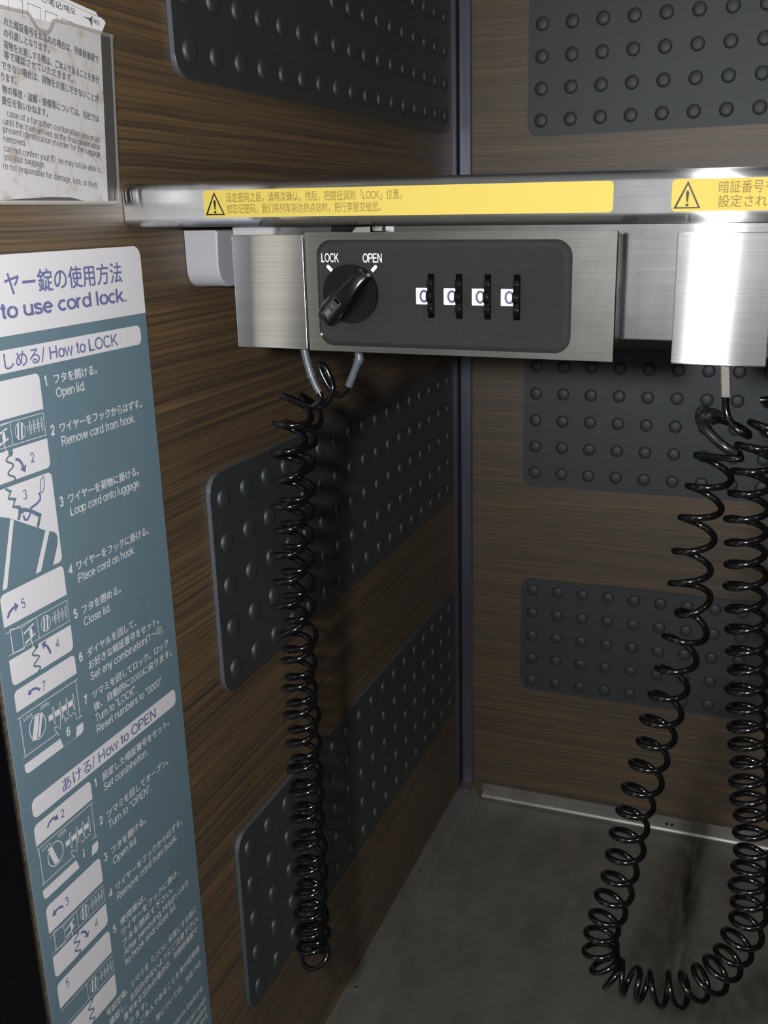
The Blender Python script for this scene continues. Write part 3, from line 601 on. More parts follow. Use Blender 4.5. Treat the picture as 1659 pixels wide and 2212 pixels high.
LB=[ (0,0.0951,0.5594),(1,0.0874,0.5476),(2,0.0849,0.5351),(3,0.0847,0.5226),(4,0.0834,0.5102),(5,0.0832,0.4981),(6,0.0824,0.4857),(7,0.0816,0.4725),(8,0.0810,0.4596),(9,0.0815,0.4454),(10,0.0805,0.4293),(11,0.0798,0.4135),(12,0.0800,0.3985),(13,0.0801,0.3828),(14,0.0805,0.3657),(15,0.0801,0.3493),(16,0.0804,0.3354),(17,0.0803,0.3184),(18,0.0801,0.3009),(19,0.0798,0.2855),(20,0.0795,0.2708),(21,0.0791,0.2570) ]
S1=[ (0.0969,-0.5560,0.5877),(0.0984,-0.5560,0.5814),(0.1004,-0.5560,0.5745),(0.1021,-0.5560,0.5703),(0.1041,-0.5560,0.5669) ]
S2=[ (0.1196,-0.5450,0.5864),(0.1201,-0.5450,0.5817),(0.1176,-0.5450,0.5760),(0.1142,-0.5450,0.5685) ]
LPA=[ (0.1041,-0.5560,0.5669),(0.1049,-0.5560,0.5639),(0.1024,-0.5560,0.5614),(0.0978,-0.5560,0.5603),(0.0918,-0.5560,0.5609),(0.0875,-0.5560,0.5627) ]
LPB=[ (0.1142,-0.5450,0.5685),(0.1122,-0.5450,0.5658),(0.1093,-0.5450,0.5641),(0.1050,-0.5450,0.5664),(0.1010,-0.5450,0.5729),(0.0995,-0.5450,0.5777),(0.1020,-0.5450,0.5777),(0.1046,-0.5450,0.5730),(0.1060,-0.5450,0.5669),(0.1041,-0.5450,0.5610),(0.0998,-0.5450,0.5586),(0.0943,-0.5450,0.5606) ]
CR=[ (0.2818,-0.5500,0.5825),(0.2829,-0.5500,0.5711) ]
R2=[ (0.3002,-0.5500,0.5836),(0.2999,-0.5500,0.5784) ]
def helix(ctr, prefix, suffix, r, per=26):
    """ctr: (turn number, point) of the coil's axis; the wire passes the axis' outer side at whole turns"""
    ks = [c[0] for c in ctr]; ps = [Vector(c[1]) for c in ctr]
    def at(k):
        i = max(0, min(len(ks) - 2, next((j for j in range(len(ks) - 1) if ks[j + 1] >= k), len(ks) - 2)))
        t = (k - ks[i]) / (ks[i + 1] - ks[i]); p1, p2 = ps[i], ps[i + 1]
        m1 = (ps[i + 1] - ps[max(i - 1, 0)]) / (ks[i + 1] - ks[max(i - 1, 0)]) * (ks[i + 1] - ks[i])
        m2 = (ps[min(i + 2, len(ps) - 1)] - ps[i]) / (ks[min(i + 2, len(ps) - 1)] - ks[i]) * (ks[i + 1] - ks[i])
        return (2 * t ** 3 - 3 * t * t + 1) * p1 + (t ** 3 - 2 * t * t + t) * m1 + (-2 * t ** 3 + 3 * t * t) * p2 + (t ** 3 - t * t) * m2
    n = int((ks[-1] - ks[0]) * per); C_ = [at(ks[0] + (ks[-1] - ks[0]) * i / n) for i in range(n + 1)]
    # a smoothed axis gives steady frames
    A = C_[:]
    for _ in range(60): A = [A[0]] + [(A[i - 1] + 2 * A[i] + A[i + 1]) / 4 for i in range(1, n)] + [A[-1]]
    N_ = Vector((-1, 0, 0)); out = []
    for i in range(n + 1):
        T = (A[min(i + 3, n)] - A[max(i - 3, 0)]).normalized()
        N_ = (N_ - T * N_.dot(T)).normalized(); B_ = N_.cross(T) * -1
        B_ = T.cross(N_)
        k = ks[0] + (ks[-1] - ks[0]) * i / n; f = 2 * PI * k
        rr = r * (1 + 0.05 * math.sin(k * 2.3) + 0.03 * math.sin(k * 5.1))
        out.append(C_[i] + rr * (N_ * math.cos(f) + B_ * math.sin(f)))
    pts = (catmull(list(prefix) + [out[0]], 6)[:-1] if prefix else []) + out
    if suffix: pts += catmull([out[-1]] + list(suffix), 6)[1:]
    return pts
WR = 0.00152
P3 = lambda lst, y=None: [Vector((p[0], y if y is not None else p[1], p[-1])) for p in lst]

# left cord: two strands hanging side by side, joined at the bottom
ctr = [(k, (a, -0.5570, b)) for k, a, b in LA]
ctr += [(22.2, (0.0845, -0.5570, 0.2505)), (23.2, (0.0838, -0.5520, 0.2440)), (24.2, (0.0826, -0.5465, 0.2480))]
ctr += [(25.4 + (21 - k) * 1.0 - 0.4, (a + 0.0012, -0.5455, b)) for k, a, b in reversed(LB)]
cordA = thing('coiled_cord', (0.083, -0.551, 0.24), 'black coiled cord with two close strands hanging below the left lock', 'cord', 'coiled locking cords')
pts = helix(ctr, LPA[:4], [Vector((p[0], p[1] + (-0.006 if i < 2 else -0.003 if i < 3 else 0), p[2])) for i, p in enumerate(LPB[::-1])], 0.0078)
bm = NB(); tube(bm, pts, WR, 10); obj('coil', bm, M_CORD, cordA, smooth=60)
bm = NB(); c = catmull([(S1[0][0], S1[0][1], 0.5895)] + S1[1:3], 6); tube(bm, c, [0.0019] * len(c), 14)
c2 = catmull(S1[2:], 6); tube(bm, [c2[0] + Vector((-0.0006, 0, 0.0014))] + c2, [0.00175] + [0.00165] * len(c2), 14)
tube(bm, [c2[0] + Vector((-0.0004, 0, 0.0008)), c2[0] + Vector((0.0002, 0, -0.0004))], 0.0021, 14)
obj('end_sleeve', bm, M_SLEEVE, cordA, smooth=50)
bm = NB(); c = catmull([(S2[0][0] - 0.0002, S2[0][1], 0.5900)] + S2[0:2] + [(S2[1][0] - 0.0008, S2[1][1], S2[1][2] - 0.0018)], 5); m_ = len(c)
tube(bm, c, [0.0020 if i < m_ * 0.6 else 0.0023 for i in range(m_)], 14)
c = catmull(S2[1:], 6); tube(bm, c, [0.0022] + [0.00185] * (len(c) - 1), 14)
obj('end_sleeve', bm, M_SLEEVE, cordA, smooth=50)

# right cord: one long loop reaching from the second lid round to the next lock
cordB = thing('coiled_cord', (0.28, -0.55, 0.27), 'black coiled cord hanging in a wide open loop at the right', 'cord', 'coiled locking cords')
ctr = [(k, (a, -0.5500, b)) for k, a, b in RC]
pre = [Vector((0.2818, -0.55, 0.5830))] + [Vector(p) for p in RP]
pts = helix(ctr, pre, [Vector((0.3085, -0.5480, 0.5700)), Vector((0.3075, -0.5500, 0.5760)), Vector((0.3055, -0.5500, 0.5800))], 0.0078)
bm = NB(); tube(bm, pts, WR * 0.95, 10); obj('coil', bm, M_CORD, cordB, smooth=60)
bm = NB(); prism(bm, rrect(-0.0019, 0.0019, -0.0017, 0.0017, 0.0007, 3), lambda a, b, d: Vector((0.2818 + a + (0.584 - d) * 0.09, -0.55 + b, d)), 0.5862, 0.5708, 0.0004)
prism(bm, circle(0, 0, 0.0013, n=14), lambda a, b, d: Vector((0.2816 + a, -0.55 + b, d)), 0.592, 0.5855)
obj('crimp', bm, M_CRIMP, cordB, smooth=40)
bm = NB(); c = catmull([Vector((0.2805, -0.552, 0.5622)), Vector((0.2776, -0.5545, 0.5640)), Vector((0.2752, -0.5540, 0.5647))] + [Vector(p) for p in RP[11:18]], 5); m_ = len(c); prev = None
random.seed(3)
for i in range(m_):                              # flat tape folded over the wire, creased at the top and snug lower down
    T = (c[min(i + 1, m_ - 1)] - c[max(i - 1, 0)]).normalized(); f = i / (m_ - 1)
    n1 = Vector((T.z, 0, -T.x)).normalized(); n2 = T.cross(n1); flatn = max(0.0, 1 - max(0.0, f - 0.30) / 0.30)
    wv, hv = 0.0021 + 0.0012 * flatn * (0.8 + 0.4 * random.random()), 0.0020 - 0.0004 * flatn; tw = 0.9 * math.sin(f * 9.0) * flatn
    ring = [bm.verts.new(c[i] + (n1 * math.cos(tw) + n2 * math.sin(tw)) * wv * math.cos(a) + (n2 * math.cos(tw) - n1 * math.sin(tw)) * hv * math.sin(a)) for a in [2 * PI * k / 12 for k in range(12)]]
    if prev:
        for k in range(12): bm.faces.new((prev[k], prev[(k + 1) % 12], ring[(k + 1) % 12], ring[k]))
    else: bm.faces.new(ring[::-1])
    prev = ring
bm.faces.new(prev)
obj('tape_wrap', bm, M_TAPE, cordB, smooth=32)
bm = NB(); c = catmull([(0.3055, -0.55, 0.590), (0.3055, -0.55, 0.5835), (0.3062, -0.55, 0.5780)], 6); tube(bm, c, 0.0019, 14)
obj('end_sleeve', bm, M_SLEEVE, cordB, smooth=50)

# ================================================================== instruction sign on the left wall
sign = thing('instruction_sign', (0.0005, -0.605, 0.02), 'tall slate and white instruction sign with how-to drawings on the wood wall', 'sign')
Y0, Y1 = -0.6705, -0.5390
bm = NB(); prism(bm, rrect(Y0, Y1, 0.02, 0.6338, 0.0055, 6), PL, 0.0001, 0.0009); obj('plate', bm, M_SIGN, sign, smooth=0)
bm = NB(); hp = [(Y0, 0.6012), (Y1, 0.6012)] + rrect(Y0, Y1, 0.60, 0.6338, 0.0055, 6)[2:][::1]
hp = [(Y0, 0.6010), (Y1, 0.6010)] + [p for p in rrect(Y0, Y1, 0.55, 0.6338, 0.0055, 6) if p[1] > 0.61]
flat(bm, hp, PL, 0.00098, 0)
L1, L2, L3 = 0.00106, 0.00114, 0.00122
text(bm, 'ワイヤー錠の使用方法', -0.6570, -0.5560, 0.6180, 0.0104, PL, L1, 1, 0.03)
text(bm, 'How to use cord lock.', -0.6690, -0.5545, 0.6080, 0.0091, PL, L1, 1, 0.125)
link('header_band', bm, None, sign, 0, [M_WHITE, M_INKV])
def section(z0, z1, s, a0, a1, em, base):
    bm = NB(); flat(bm, rrect(-0.6640, -0.5450, z0, z1, 0.0032, 6), PL, 0.00098, 0)
    for st, p, q, bd in s: text(bm, st, p, q, base, em, PL, L1, 1, bd)
    link('section_band', bm, None, sign, 0, [M_WHITE, M_INKV])
section(0.5860, 0.5955, [('しめる/', -0.6435, -0.6178, 0.018), ('How to LOCK', -0.6148, -0.5648, 0.105)], 0, 0, 0.0079, 0.5878)
section(0.3843, 0.3940, [('あける/', -0.6430, -0.6180, 0.018), ('How to OPEN', -0.6152, -0.5650, 0.105)], 0, 0, 0.0079, 0.3862)
bm = NB()
def step(n, zb, jp, en, ja, ea, zn=None):
    text(bm, str(n), -0.6203, None, zb - 0.0002, 0.0063, PL, 0.00098, 0, 0.15)
    z = zb
    for s, a in zip(jp, ja):
        text(bm, s, -0.6140, a, z, 0.0050, PL, 0.00098, 0, 0.03); z -= 0.0066
    z += 0.0001
    for s, a in zip(en, ea):
        text(bm, s, -0.6138, a, z, 0.0061, PL, 0.00098, 0, 0.095); z -= 0.0060
step(1, 0.5770, ['フタを開ける。'], ['Open lid.'], [-0.5830], [-0.5932])
step(2, 0.5548, ['ワイヤーをフックからはずす。'], ['Remove cord from hook.'], [-0.5502], [-0.5572])
step(3, 0.5214, ['ワイヤーを荷物に掛ける。'], ['Loop cord onto luggage.'], [-0.5582], [-0.5582])
step(4, 0.4884, ['ワイヤーをフックに掛ける。'], ['Place cord on hook.'], [-0.5549], [-0.5684])
step(5, 0.4660, ['フタを閉める。'], ['Close lid.'], [-0.5832], [-0.5929])
step(6, 0.4437, ['ダイヤルを回して、', 'お好きな暗証番号をセット。'], ['Set any combination(1〜0).'], [-0.5735, -0.5535], [-0.5510])
step(7, 0.4210, ['ツマミを回してロック。ロック', '後、自動的に0000に戻ります。'], ['Turn to “LOCK”.', 'Reset numbers to “0000”.'], [-0.5470, -0.5448], [-0.5795, -0.5557])
step(1, 0.3755, ['設定した暗証番号をセット。'], ['Set combination.'], [-0.5533], [-0.5756])
step(2, 0.3536, ['ツマミを回してオープン。'], ['Turn to “OPEN”.'], [-0.5580], [-0.5760])
step(3, 0.3320, ['フタを開ける。'], ['Open lid.'], [-0.5830], [-0.5928])
step(4, 0.3100, ['ワイヤーをフックからはずす。'], ['Remove cord from hook.'], [-0.5502], [-0.5569])
step(5, 0.2880, ['使用後は、', 'ワイヤーをフックに掛け、', 'フタを閉めて下さい。'], ['After removing, return cord', 'to hook and close lid.'], [-0.5905, -0.5583, -0.5657], [-0.5507, -0.5645])
CH = 0.00442
for s, end, z in (('号設定後、ツマミを「LOCK」位置にする前に', -0.5446, 0.2455), ('確認し、お忘れのないようにご注意下さい。', -0.5434, 0.2383), ('番号をお忘れの場合は、列車終着駅で', -0.5452, 0.2315),
                  ('ご本人であることを身分証明書', -0.5450, 0.2175), ('等については、当社では', -0.5450, 0.2068)):
    text(bm, s, end - CH * (len(s) - (2 if 'LOCK' in s else 0)), end, z, 0.0050, PL, 0.00098, 0, 0.03)
for s, a, z in (('なります。', -0.6215, 0.2245), ('ます。', -0.6180, 0.2110)): text(bm, s, a, a + CH * len(s), z, 0.0050, PL, 0.00098, 0, 0.03)
for s, end, z in (('operation, please confirm before', -0.5460, 0.1885), ('combination one must wait', -0.5438, 0.1782), ('destination and present', -0.5440, 0.1720), ('luggage is removed.', -0.5433, 0.1660)):
    text(bm, s, end - 0.00275 * len(s), end, z, 0.0058, PL, 0.00098, 0, 0.095)
link('lettering', bm, M_WHITE, sign, 0)

# pictograms: 0 white, 1 slate, 2 violet ink
CL, CRr = -0.6648, -0.6232
def panel(bm, z0, z1, corners, r=0.0026): flat(bm, rrect(CL, CRr, z0, z1, r, 5, corners), PL, 0.00098, 0)
def arrow(bm, pts, w, mi=2, head=0.0022):
    ribbon(bm, pts[:-1], w, PL, L2, mi)
    a, b = Vector(pts[-2]), Vector(pts[-1]); t = (b - a).normalized(); k = Vector((-t.y, t.x)) * head
    flat(bm, [tuple(a + k), tuple(b), tuple(a - k)], PL, L2, mi)
def num(bm, s, a, z, mi=2, em=0.0063, bold=0.085): text(bm, s, a, None, z, em, PL, L3, mi, bold)
def wheels(bm, a0, a1, z, h):
    for i in range(4):
        a = a0 + (a1 - a0) * (i + 0.5) / 4
        ribbon(bm, [(a - 0.0011, z - h * 0.28), (a - 0.0011, z + h * 0.28), (a + 0.0004, z + h * 0.28), (a + 0.0004, z - h * 0.28)], 0.00025, PL, L2, 0, True)
        ribbon(bm, circle(a + 0.0008, z, 0.00035, h, 14), 0.00025, PL, L2, 0, True)
def smallbox(bm, zt, zb, opened=True):
    for z in (zt, zb): ribbon(bm, [(CL, z), (CRr - 0.0003, z)], 0.0003, PL, L1, 0)
    ribbon(bm, [(CRr - 0.0006, zt), (CRr - 0.0006, zb)], 0.0003, PL, L1, 0); ribbon(bm, [(-0.6448, zt), (-0.6448, zb)], 0.0003, PL, L1, 0)
    zc = (zt + zb) / 2; c = circle(-0.6394, zc, 0.0031, 0.0037, 26)
    ribbon(bm, c, 0.0003, PL, L1, 0, True)
    for o in (-0.0012, 0.0010): flat(bm, [(-0.6394 + o - 0.0010, zc - 0.0031), (-0.6394 + o + 0.0000, zc - 0.0034), (-0.6394 + o + 0.0010, zc + 0.0031), (-0.6394 + o, zc + 0.0034)], PL, L1, 0)
    wheels(bm, -0.6352, -0.6250, zc + 0.0002, 0.0030)
    if opened:
        ribbon(bm, [(-0.6548, zt - 0.0010), (-0.6448, zt)], 0.0003, PL, L1, 0); ribbon(bm, [(-0.6548, zt - 0.0010), (-0.6548, zb - 0.0006)], 0.0003, PL, L1, 0)
        ribbon(bm, [(-0.6618, zt + 0.0010), (-0.6548, zt - 0.0010)], 0.0003, PL, L1, 0); ribbon(bm, [(-0.6618, zt + 0.0010), (-0.6618, zb), (-0.6548, zb - 0.0006)], 0.0004, PL, L1, 0)
        ribbon(bm, [(-0.6540, zt - 0.0045), (-0.6470, zt - 0.0022)], 0.0008, PL, L1, 0); ribbon(bm, [(-0.6540, zb + 0.0012), (-0.6470, zb + 0.0034)], 0.0010, PL, L1, 0)
        flat(bm, circle(-0.6496, zb + 0.0050, 0.0011, 0.0026, 18), PL, L2, 0); ribbon(bm, [(-0.6504, zb + 0.0030), (-0.6494, zb - 0.0020)], 0.0006, PL, L2, 0)
        ribbon(bm, circle(-0.6496, zb + 0.0032, 0.0013, 0.0040, 18), 0.0003, PL, L3, 1, True)
def squiggle(bm, z0, z1, n, a=-0.6478, w=0.0009, mi=1, amp=0.0019):
    ribbon(bm, [(a + amp * math.sin(2 * PI * n * i / 48), z0 + (z1 - z0) * i / 48) for i in range(49)], w, PL, L2, mi)
pm = [M_WHITE, M_SLATE, M_INKV]
bm = NB(); panel(bm, 0.5672, 0.5832, (0, 0, 1, 1)); panel(bm, 0.5408, 0.5540, (1, 1, 0, 0)); smallbox(bm, 0.5656, 0.5556)
arrow(bm, [(-0.6447, 0.5494), (-0.6428, 0.5488), (-0.6414, 0.5472), (-0.6407, 0.5452), (-0.6398, 0.5424)], 0.0013); num(bm, '2', -0.6356, 0.5456)
squiggle(bm, 0.5545, 0.5400, 2.5, -0.6482, 0.0009); flat(bm, circle(-0.6470, 0.5530, 0.0014, 0.0018, 16), PL, L2, 1)
link('pictogram', bm, None, sign, 0, pm)
bm = NB(); panel(bm, 0.4962, 0.5387, (1, 1, 1, 1))
flat(bm, [(CL, 0.5300), (-0.6530, 0.5256), (-0.6319, 0.5136), (-0.6417, 0.4961), (CL, 0.4961)], PL, L1, 1)
flat(bm, [(-0.6294, 0.5126), (-0.6258, 0.5108), (-0.6245, 0.5085), (-0.6252, 0.5050), (-0.6300, 0.4961), (-0.6382, 0.4961)], PL, L1, 1)
flat(bm, [(-0.6525, 0.5250), (-0.6505, 0.5240), (-0.6600, 0.4961), (-0.6628, 0.4961)], PL, L2, 0)
ribbon(bm, [(-0.6478, 0.5232), (-0.6455, 0.5273), (-0.6400, 0.5252), (-0.6342, 0.5212), (-0.6366, 0.5164)], 0.0017, PL, L2, 1)
ribbon(bm, [(-0.6530, 0.5385), (-0.6500, 0.5365), (-0.6520, 0.5340), (-0.6480, 0.5325), (-0.6500, 0.5298), (-0.6462, 0.5285), (-0.6470, 0.5262), (-0.6440, 0.5255)], 0.0010, PL, L2, 1)
ribbon(bm, [(-0.6446, 0.5244), (-0.6440, 0.5222), (-0.6426, 0.5217), (-0.6405, 0.5235), (-0.6395, 0.5262), (-0.6350, 0.5272), (-0.6328, 0.5285), (-0.6325, 0.5300), (-0.6332, 0.5316)], 0.0010, PL, L3, 2)
ribbon(bm, circle(-0.6303, 0.5344, 0.0013, 0.0036, 20, rot=-0.35), 0.0005, PL, L2, 2, True); num(bm, '3', -0.6431, 0.5308)
link('pictogram', bm, None, sign, 0, pm)
bm = NB(); panel(bm, 0.4795, 0.4942, (0, 0, 1, 1)); panel(bm, 0.4517, 0.4642, (1, 1, 0, 0)); smallbox(bm, 0.4768, 0.4664)
arrow(bm, [(-0.6622, 0.4832), (-0.6606, 0.4852), (-0.6586, 0.4862), (-0.6572, 0.4864), (-0.6548, 0.4862)], 0.0013); num(bm, '5', -0.6531, 0.4839)
arrow(bm, [(-0.6391, 0.4566), (-0.6398, 0.4590), (-0.6411, 0.4612), (-0.6420, 0.4620), (-0.6440, 0.4636)], 0.0013); num(bm, '4', -0.6354, 0.4573)
squiggle(bm, 0.4650, 0.4517, 2.5, -0.6486); flat(bm, circle(-0.6474, 0.4640, 0.0013, 0.0016, 16), PL, L2, 1)
link('pictogram', bm, None, sign, 0, pm)
def bigbox(bm, zt, zb, lockpos, n, hz):
    ribbon(bm, [(CL - 0.0002, zt), (CRr, zt)], 0.0004, PL, L1, 0); ribbon(bm, [(CL - 0.0002, zb), (-0.6420, zb)], 0.0004, PL, L1, 0); ribbon(bm, [(-0.6268, zb), (CRr, zb)], 0.0004, PL, L1, 0)
    for a in (-0.6636, -0.6246): ribbon(bm, [(a, zt), (a, zb)], 0.0004, PL, L1, 0)
    text(bm, 'LOCK', -0.6613, -0.6556, zt - 0.0030, 0.0024, PL, L1, 0, 0.11); text(bm, 'OPEN', -0.6504, -0.6446, zt - 0.0030, 0.0024, PL, L1, 0, 0.11)
    zc = (zt + zb) / 2; ribbon(bm, circle(-0.6534, zc, 0.0054, 0.0060, 34), 0.0005, PL, L1, 0, True)
    s = 1 if lockpos else -1
    for o, wd in ((-0.0014, 0.0016), (0.0016, 0.0008)):
        if not lockpos and o > 0: continue
        flat(bm, [(-0.6534 + o - wd - s * 0.0016, zc - 0.0052), (-0.6534 + o + wd - s * 0.0016, zc - 0.0054), (-0.6534 + o + wd + s * 0.0020, zc + 0.0052), (-0.6534 + o - wd + s * 0.0020, zc + 0.0054)], PL, L1, 0)
    flat(bm, [(-0.6459, zc - 0.0014), (-0.6281, zc - 0.0014), (-0.6281, zc + 0.0014), (-0.6459, zc + 0.0014)], PL, L1, 0)
    for a in (-0.6424, -0.6374, -0.6328, -0.6281):
        flat(bm, circle(a, zc, 0.0007, 0.0045, 20), PL, L2, 1); ribbon(bm, circle(a, zc, 0.0006, 0.0044, 20), 0.0003, PL, L3, 0, True); 
    hand = [(-0.6378, zc + 0.0018), (-0.6371, zc + 0.0016), (-0.6366, zc - 0.0012), (-0.6352, zc - 0.0072), (-0.6348, zc - 0.0054), (-0.6334, zc - 0.0062), (-0.6322, zc - 0.0052), (-0.6308, zc - 0.0060), (-0.6296, zc - 0.0050), (-0.6280, zc - 0.0060), (-0.6274, zc - 0.0100), (-0.6295, zc - 0.0182), (-0.6388, zc - 0.0182), (-0.6408, zc - 0.0110), (-0.6430, zc - 0.0072), (-0.6428, zc - 0.0058), (-0.6416, zc - 0.0060), (-0.6394, zc - 0.0084), (-0.6386, zc - 0.0040)]
    flat(bm, hand, PL, L2 + 0.00002, 1); ribbon(bm, hand[:11], 0.00035, PL, L3, 0); ribbon(bm, hand[13:] + hand[:1], 0.00035, PL, L3, 0)
    num(bm, n, -0.6357, zc - 0.0148, 0, 0.0063, 0.15)
bm = NB(); panel(bm, 0.4392, 0.4492, (0, 0, 1, 1)); bigbox(bm, 0.4362, 0.4168, True, '6', 0); panel(bm, 0.4080, 0.4132, (1, 1, 0, 0))
arrow(bm, [(-0.6488, 0.4428), (-0.6512, 0.4447), (-0.6535, 0.4452), (-0.6550, 0.4448), (-0.6568, 0.4438)], 0.0012, head=0.0017); num(bm, '7', -0.6474, 0.4413)
link('pictogram', bm, None, sign, 0, pm)
bm = NB(); panel(bm, 0.3706, 0.3812, (0, 0, 1, 1)); bigbox(bm, 0.3688, 0.3498, False, '1', 0); panel(bm, 0.3412, 0.3466, (1, 1, 0, 0))
arrow(bm, [(-0.6564, 0.3752), (-0.6545, 0.3772), (-0.6520, 0.3778), (-0.6505, 0.3772), (-0.6484, 0.3752)], 0.0012, head=0.0017); num(bm, '2', -0.6468, 0.3741)
link('pictogram', bm, None, sign, 0, pm)
bm = NB(); panel(bm, 0.3226, 0.3370, (0, 0, 1, 1)); panel(bm, 0.2968, 0.3090, (1, 1, 0, 0)); smallbox(bm, 0.3206, 0.3110)
arrow(bm, [(-0.6535, 0.3296), (-0.6552, 0.3308), (-0.6572, 0.3312), (-0.6590, 0.3308), (-0.6614, 0.3299)], 0.0013); num(bm, '3', -0.6518, 0.3284)
arrow(bm, [(-0.6440, 0.3070), (-0.6420, 0.3064), (-0.6407, 0.3050), (-0.6400, 0.3034), (-0.6394, 0.3010)], 0.0013); num(bm, '4', -0.6338, 0.3018)
squiggle(bm, 0.3096, 0.2968, 2.5, -0.6476); link('pictogram', bm, None, sign, 0, pm)
bm = NB(); panel(bm, 0.2790, 0.2930, (0, 0, 1, 1)); panel(bm, 0.2520, 0.2652, (1, 1, 0, 0)); smallbox(bm, 0.2770, 0.2672, False); num(bm, '5', -0.6590, 0.2865)
squiggle(bm, 0.2662, 0.2520, 2.5, -0.6440); link('pictogram', bm, None, sign, 0, pm)

# ================================================================== document pouch at the top left
pouch = thing('document_pouch', (0.001, -0.62, 0.653), 'dirty clear vinyl pouch holding a printed notice, on the wall above the rail end', 'pouch')
TR, BR = (-0.5468, 0.7284), (-0.5536, 0.6532)
bm = NB(); prism(bm, [(-0.705, 0.6530), BR, TR, (-0.700, 0.7296)], PL, 0.0002, 0.0009); obj('backing', bm, M_POUCH, pouch, smooth=0)
notch = [(-0.6177, 0.7291), (-0.6062, 0.7293), (-0.6045, 0.7288), (-0.6025, 0.7262), (-0.6002, 0.7243), (-0.5980, 0.7236), (-0.5952, 0.7235), (-0.5932, 0.7242), (-0.5915, 0.7258), (-0.5902, 0.7280), (-0.5888, 0.7289), (-0.5868, 0.7292), (-0.5806, 0.7292), TR]
bm = NB()
flat(bm, [(-0.705, 0.6536), (-0.5540, 0.6536), (-0.5472, 0.7284)] + notch[::-1][1:] + [(-0.700, 0.7293)], PL, 0.0030)
link('clear_front', bm, M_FILM, pouch, 0)
bm = NB(); ribbon(bm, [(-0.700, 0.7284)] + [(a, b - 0.0009) for a, b in notch], 0.0017, PL, 0.0031); link('front_hem', bm, M_FILMB, pouch, 0)
bm = NB()                                        # beaded welt along the bottom and right edges
for i in range(150):
    a = -0.700 + i * 0.000975
    if a > BR[0] - 0.0015: break
    t = NB(); bmesh.ops.create_icosphere(t, subdivisions=1, radius=1)
    q = Matrix.Rotation(0.5, 3, 'X')
    for v in t.verts: c_ = q @ Vector((v.co.x * 0.0006, v.co.y * 0.00042, v.co.z * 0.0012)); v.co = Vector((0.0024, a, 0.6541)) + c_
    merge(bm, t)
n_ = 92
for i in range(n_):
    f = i / (n_ - 1); a = BR[0] + (TR[0] - BR[0]) * f; b = BR[1] + (TR[1] - BR[1]) * f
    t = NB(); bmesh.ops.create_icosphere(t, subdivisions=1, radius=1)
    for v in t.verts: v.co = Vector((0.0020 + v.co.x * 0.0005, a + v.co.y * 0.0006, b + v.co.z * 0.00042))
    merge(bm, t)
ribbon(bm, [(BR[0] - 0.0022, BR[1] + 0.001), (TR[0] - 0.0022, TR[1])], 0.0010, PL, 0.0031)
obj('stitched_welt', bm, M_WELT, pouch, smooth=60)

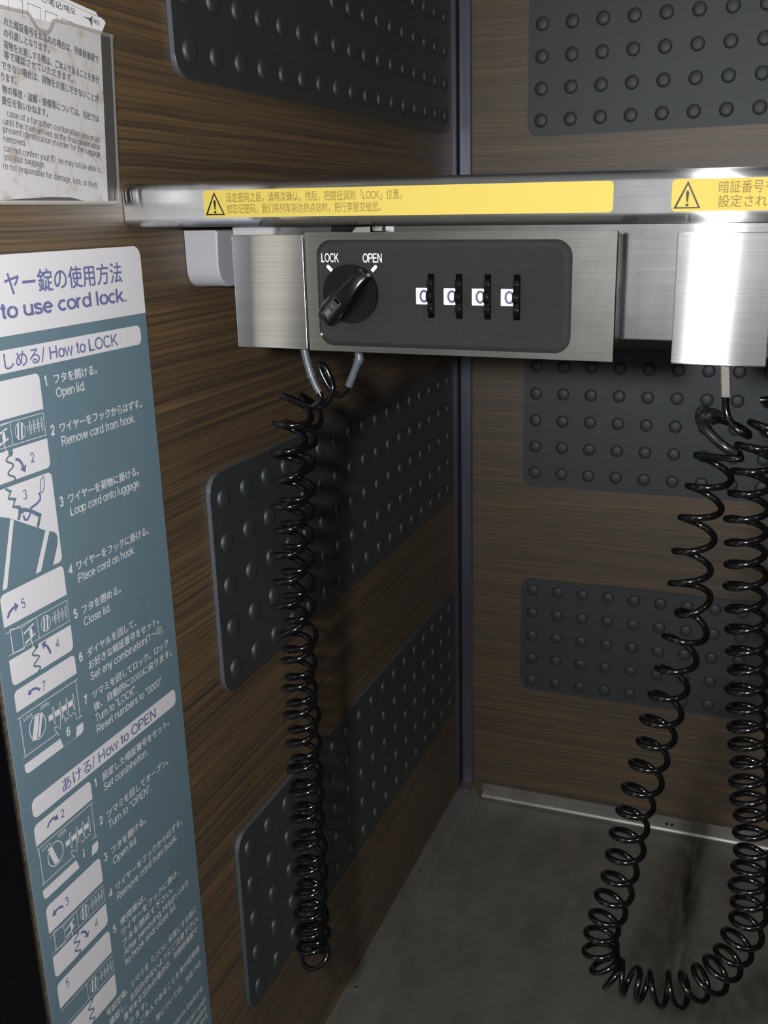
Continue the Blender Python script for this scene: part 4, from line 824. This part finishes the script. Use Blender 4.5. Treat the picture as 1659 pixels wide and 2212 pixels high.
notice = thing('printed_notice', (0.0014, -0.62, 0.655), 'white printed notice with Japanese and English text inside the clear pouch', 'notice')
bm = NB(); prism(bm, [(-0.703, 0.6546), (-0.6321, 0.6551), (-0.6180, 0.6559), (-0.6040, 0.6565), (-0.5889, 0.6564), (-0.5785, 0.6548), (-0.5700, 0.6544), (-0.5622, 0.6545), (-0.5550, 0.7275), (-0.700, 0.7275)], PL, 0.0016, 0.0018)
obj('sheet', bm, M_PAPER, notice, smooth=0)
bm = NB()
def nline(s, a0, b0, a1, em, bold=0.01): text(bm, s, a0, a1, b0, em, PL, 0.0019, 0, bold, (NL[1] - b0) / (a1 - a0), 0.12)
for s, p, q, em, bd in (('れた暗証番号をお忘れの場合は、列車終着駅で', (-0.6190, 0.7223), (-0.5588, 0.7151), 0.0036, 0.045), ('の引渡しとなります。', (-0.6199, 0.7180), (-0.5930, 0.7150), 0.0036, 0.045),
                        ('荷物をお渡しする際は、ご本人であることを身分', (-0.6208, 0.7135), (-0.5600, 0.7064), 0.0036, 0.045), ('等で確認させていただきます。', (-0.6215, 0.7097), (-0.5790, 0.7049), 0.0036, 0.045),
                        ('できない場合は、荷物をお渡しできないことが', (-0.6235, 0.7056), (-0.5616, 0.6981), 0.0036, 0.045), ('ります。', (-0.6245, 0.7013), (-0.6159, 0.7004), 0.0036, 0.045),
                        ('物の事故・盗難・損傷等については、当社では', (-0.6250, 0.6966), (-0.5629, 0.6895), 0.0036, 0.045), ('責任を負いかねます。', (-0.6260, 0.6923), (-0.5985, 0.6893), 0.0036, 0.045),
                        ('case of a forgotten combination one must', (-0.6241, 0.6877), (-0.5640, 0.6805), 0.0038, 0.088), ('until the train arrives at the final destination', (-0.6264, 0.6844), (-0.5645, 0.6773), 0.0038, 0.088),
                        ('present identification in order for the luggage', (-0.6272, 0.6814), (-0.5648, 0.6743), 0.0038, 0.088), ('removed.', (-0.6278, 0.6778), (-0.6150, 0.6766), 0.0038, 0.088),
                        ('can not confirm your ID, we may not be able to', (-0.6284, 0.6741), (-0.5657, 0.6674), 0.0038, 0.088), ('you your baggage.', (-0.6290, 0.6709), (-0.6045, 0.6684), 0.0038, 0.088),
                        ('re not responsible for damage, loss, or theft.', (-0.6300, 0.6673), (-0.5692, 0.6605), 0.0038, 0.088)):
    NL = q; nline(s, p[0], p[1], q[0], em, bd)
link('lettering', bm, M_INKG, notice, 0)

card = thing('memo_card', (0.0011, -0.60, 0.70), 'white memo card with square boxes sticking out above the pouch', 'card')
bm = NB()
prism(bm, [(-0.69, 0.705), (-0.562, 0.708), (-0.5545, 0.7270), (-0.5535, 0.7284), (-0.5497, 0.7330), (-0.5503, 0.7340), (-0.5530, 0.7349), (-0.5555, 0.7350), (-0.5551, 0.7357), (-0.5779, 0.7381), (-0.69, 0.7490)], PL, 0.0011, 0.00135); obj('sheet', bm, M_CARD, card, smooth=0)
bm = NB(); prism(bm, [(-0.69, 0.7485), (-0.5560, 0.7355), (-0.5555, 0.7367), (-0.69, 0.7500)], PL, 0.0009, 0.0011); obj('back_sheet', bm, M_CARD, card, smooth=0)
bm = NB(); DC = 0.00142
for q in ([(-0.6027, 0.7328), (-0.5946, 0.7321), (-0.5964, 0.7245), (-0.6033, 0.7251)], [(-0.5919, 0.7316), (-0.5841, 0.7309), (-0.5852, 0.7235), (-0.5934, 0.7239)], [(-0.5815, 0.7303), (-0.5742, 0.7296), (-0.5753, 0.7222), (-0.5825, 0.7228)], [(-0.6140, 0.7338), (-0.6057, 0.7332), (-0.6069, 0.7257), (-0.6148, 0.7265)]):
    ribbon(bm, q, 0.00022, PL, DC, 0, True)
ribbon(bm, [(-0.640, 0.7443), (-0.5779, 0.7372), (-0.5560, 0.7349)], 0.00015, PL, DC)
text(bm, 'メモ/笔记/메모', -0.5990, -0.5713, 0.7354, 0.0031, PL, DC, 0, 0.02, -0.085)
flat(bm, [(-0.5665, 0.7334), (-0.5618, 0.7333), (-0.5590, 0.7346), (-0.5602, 0.7329), (-0.5599, 0.7321), (-0.5608, 0.7297), (-0.5613, 0.7315), (-0.5622, 0.7325)], PL, DC)
text(bm, 'NEX', -0.5594, -0.5545, 0.7318, 0.0025, PL, DC, 0, 0.11, -0.10)
link('print', bm, M_INKG, card, 0)
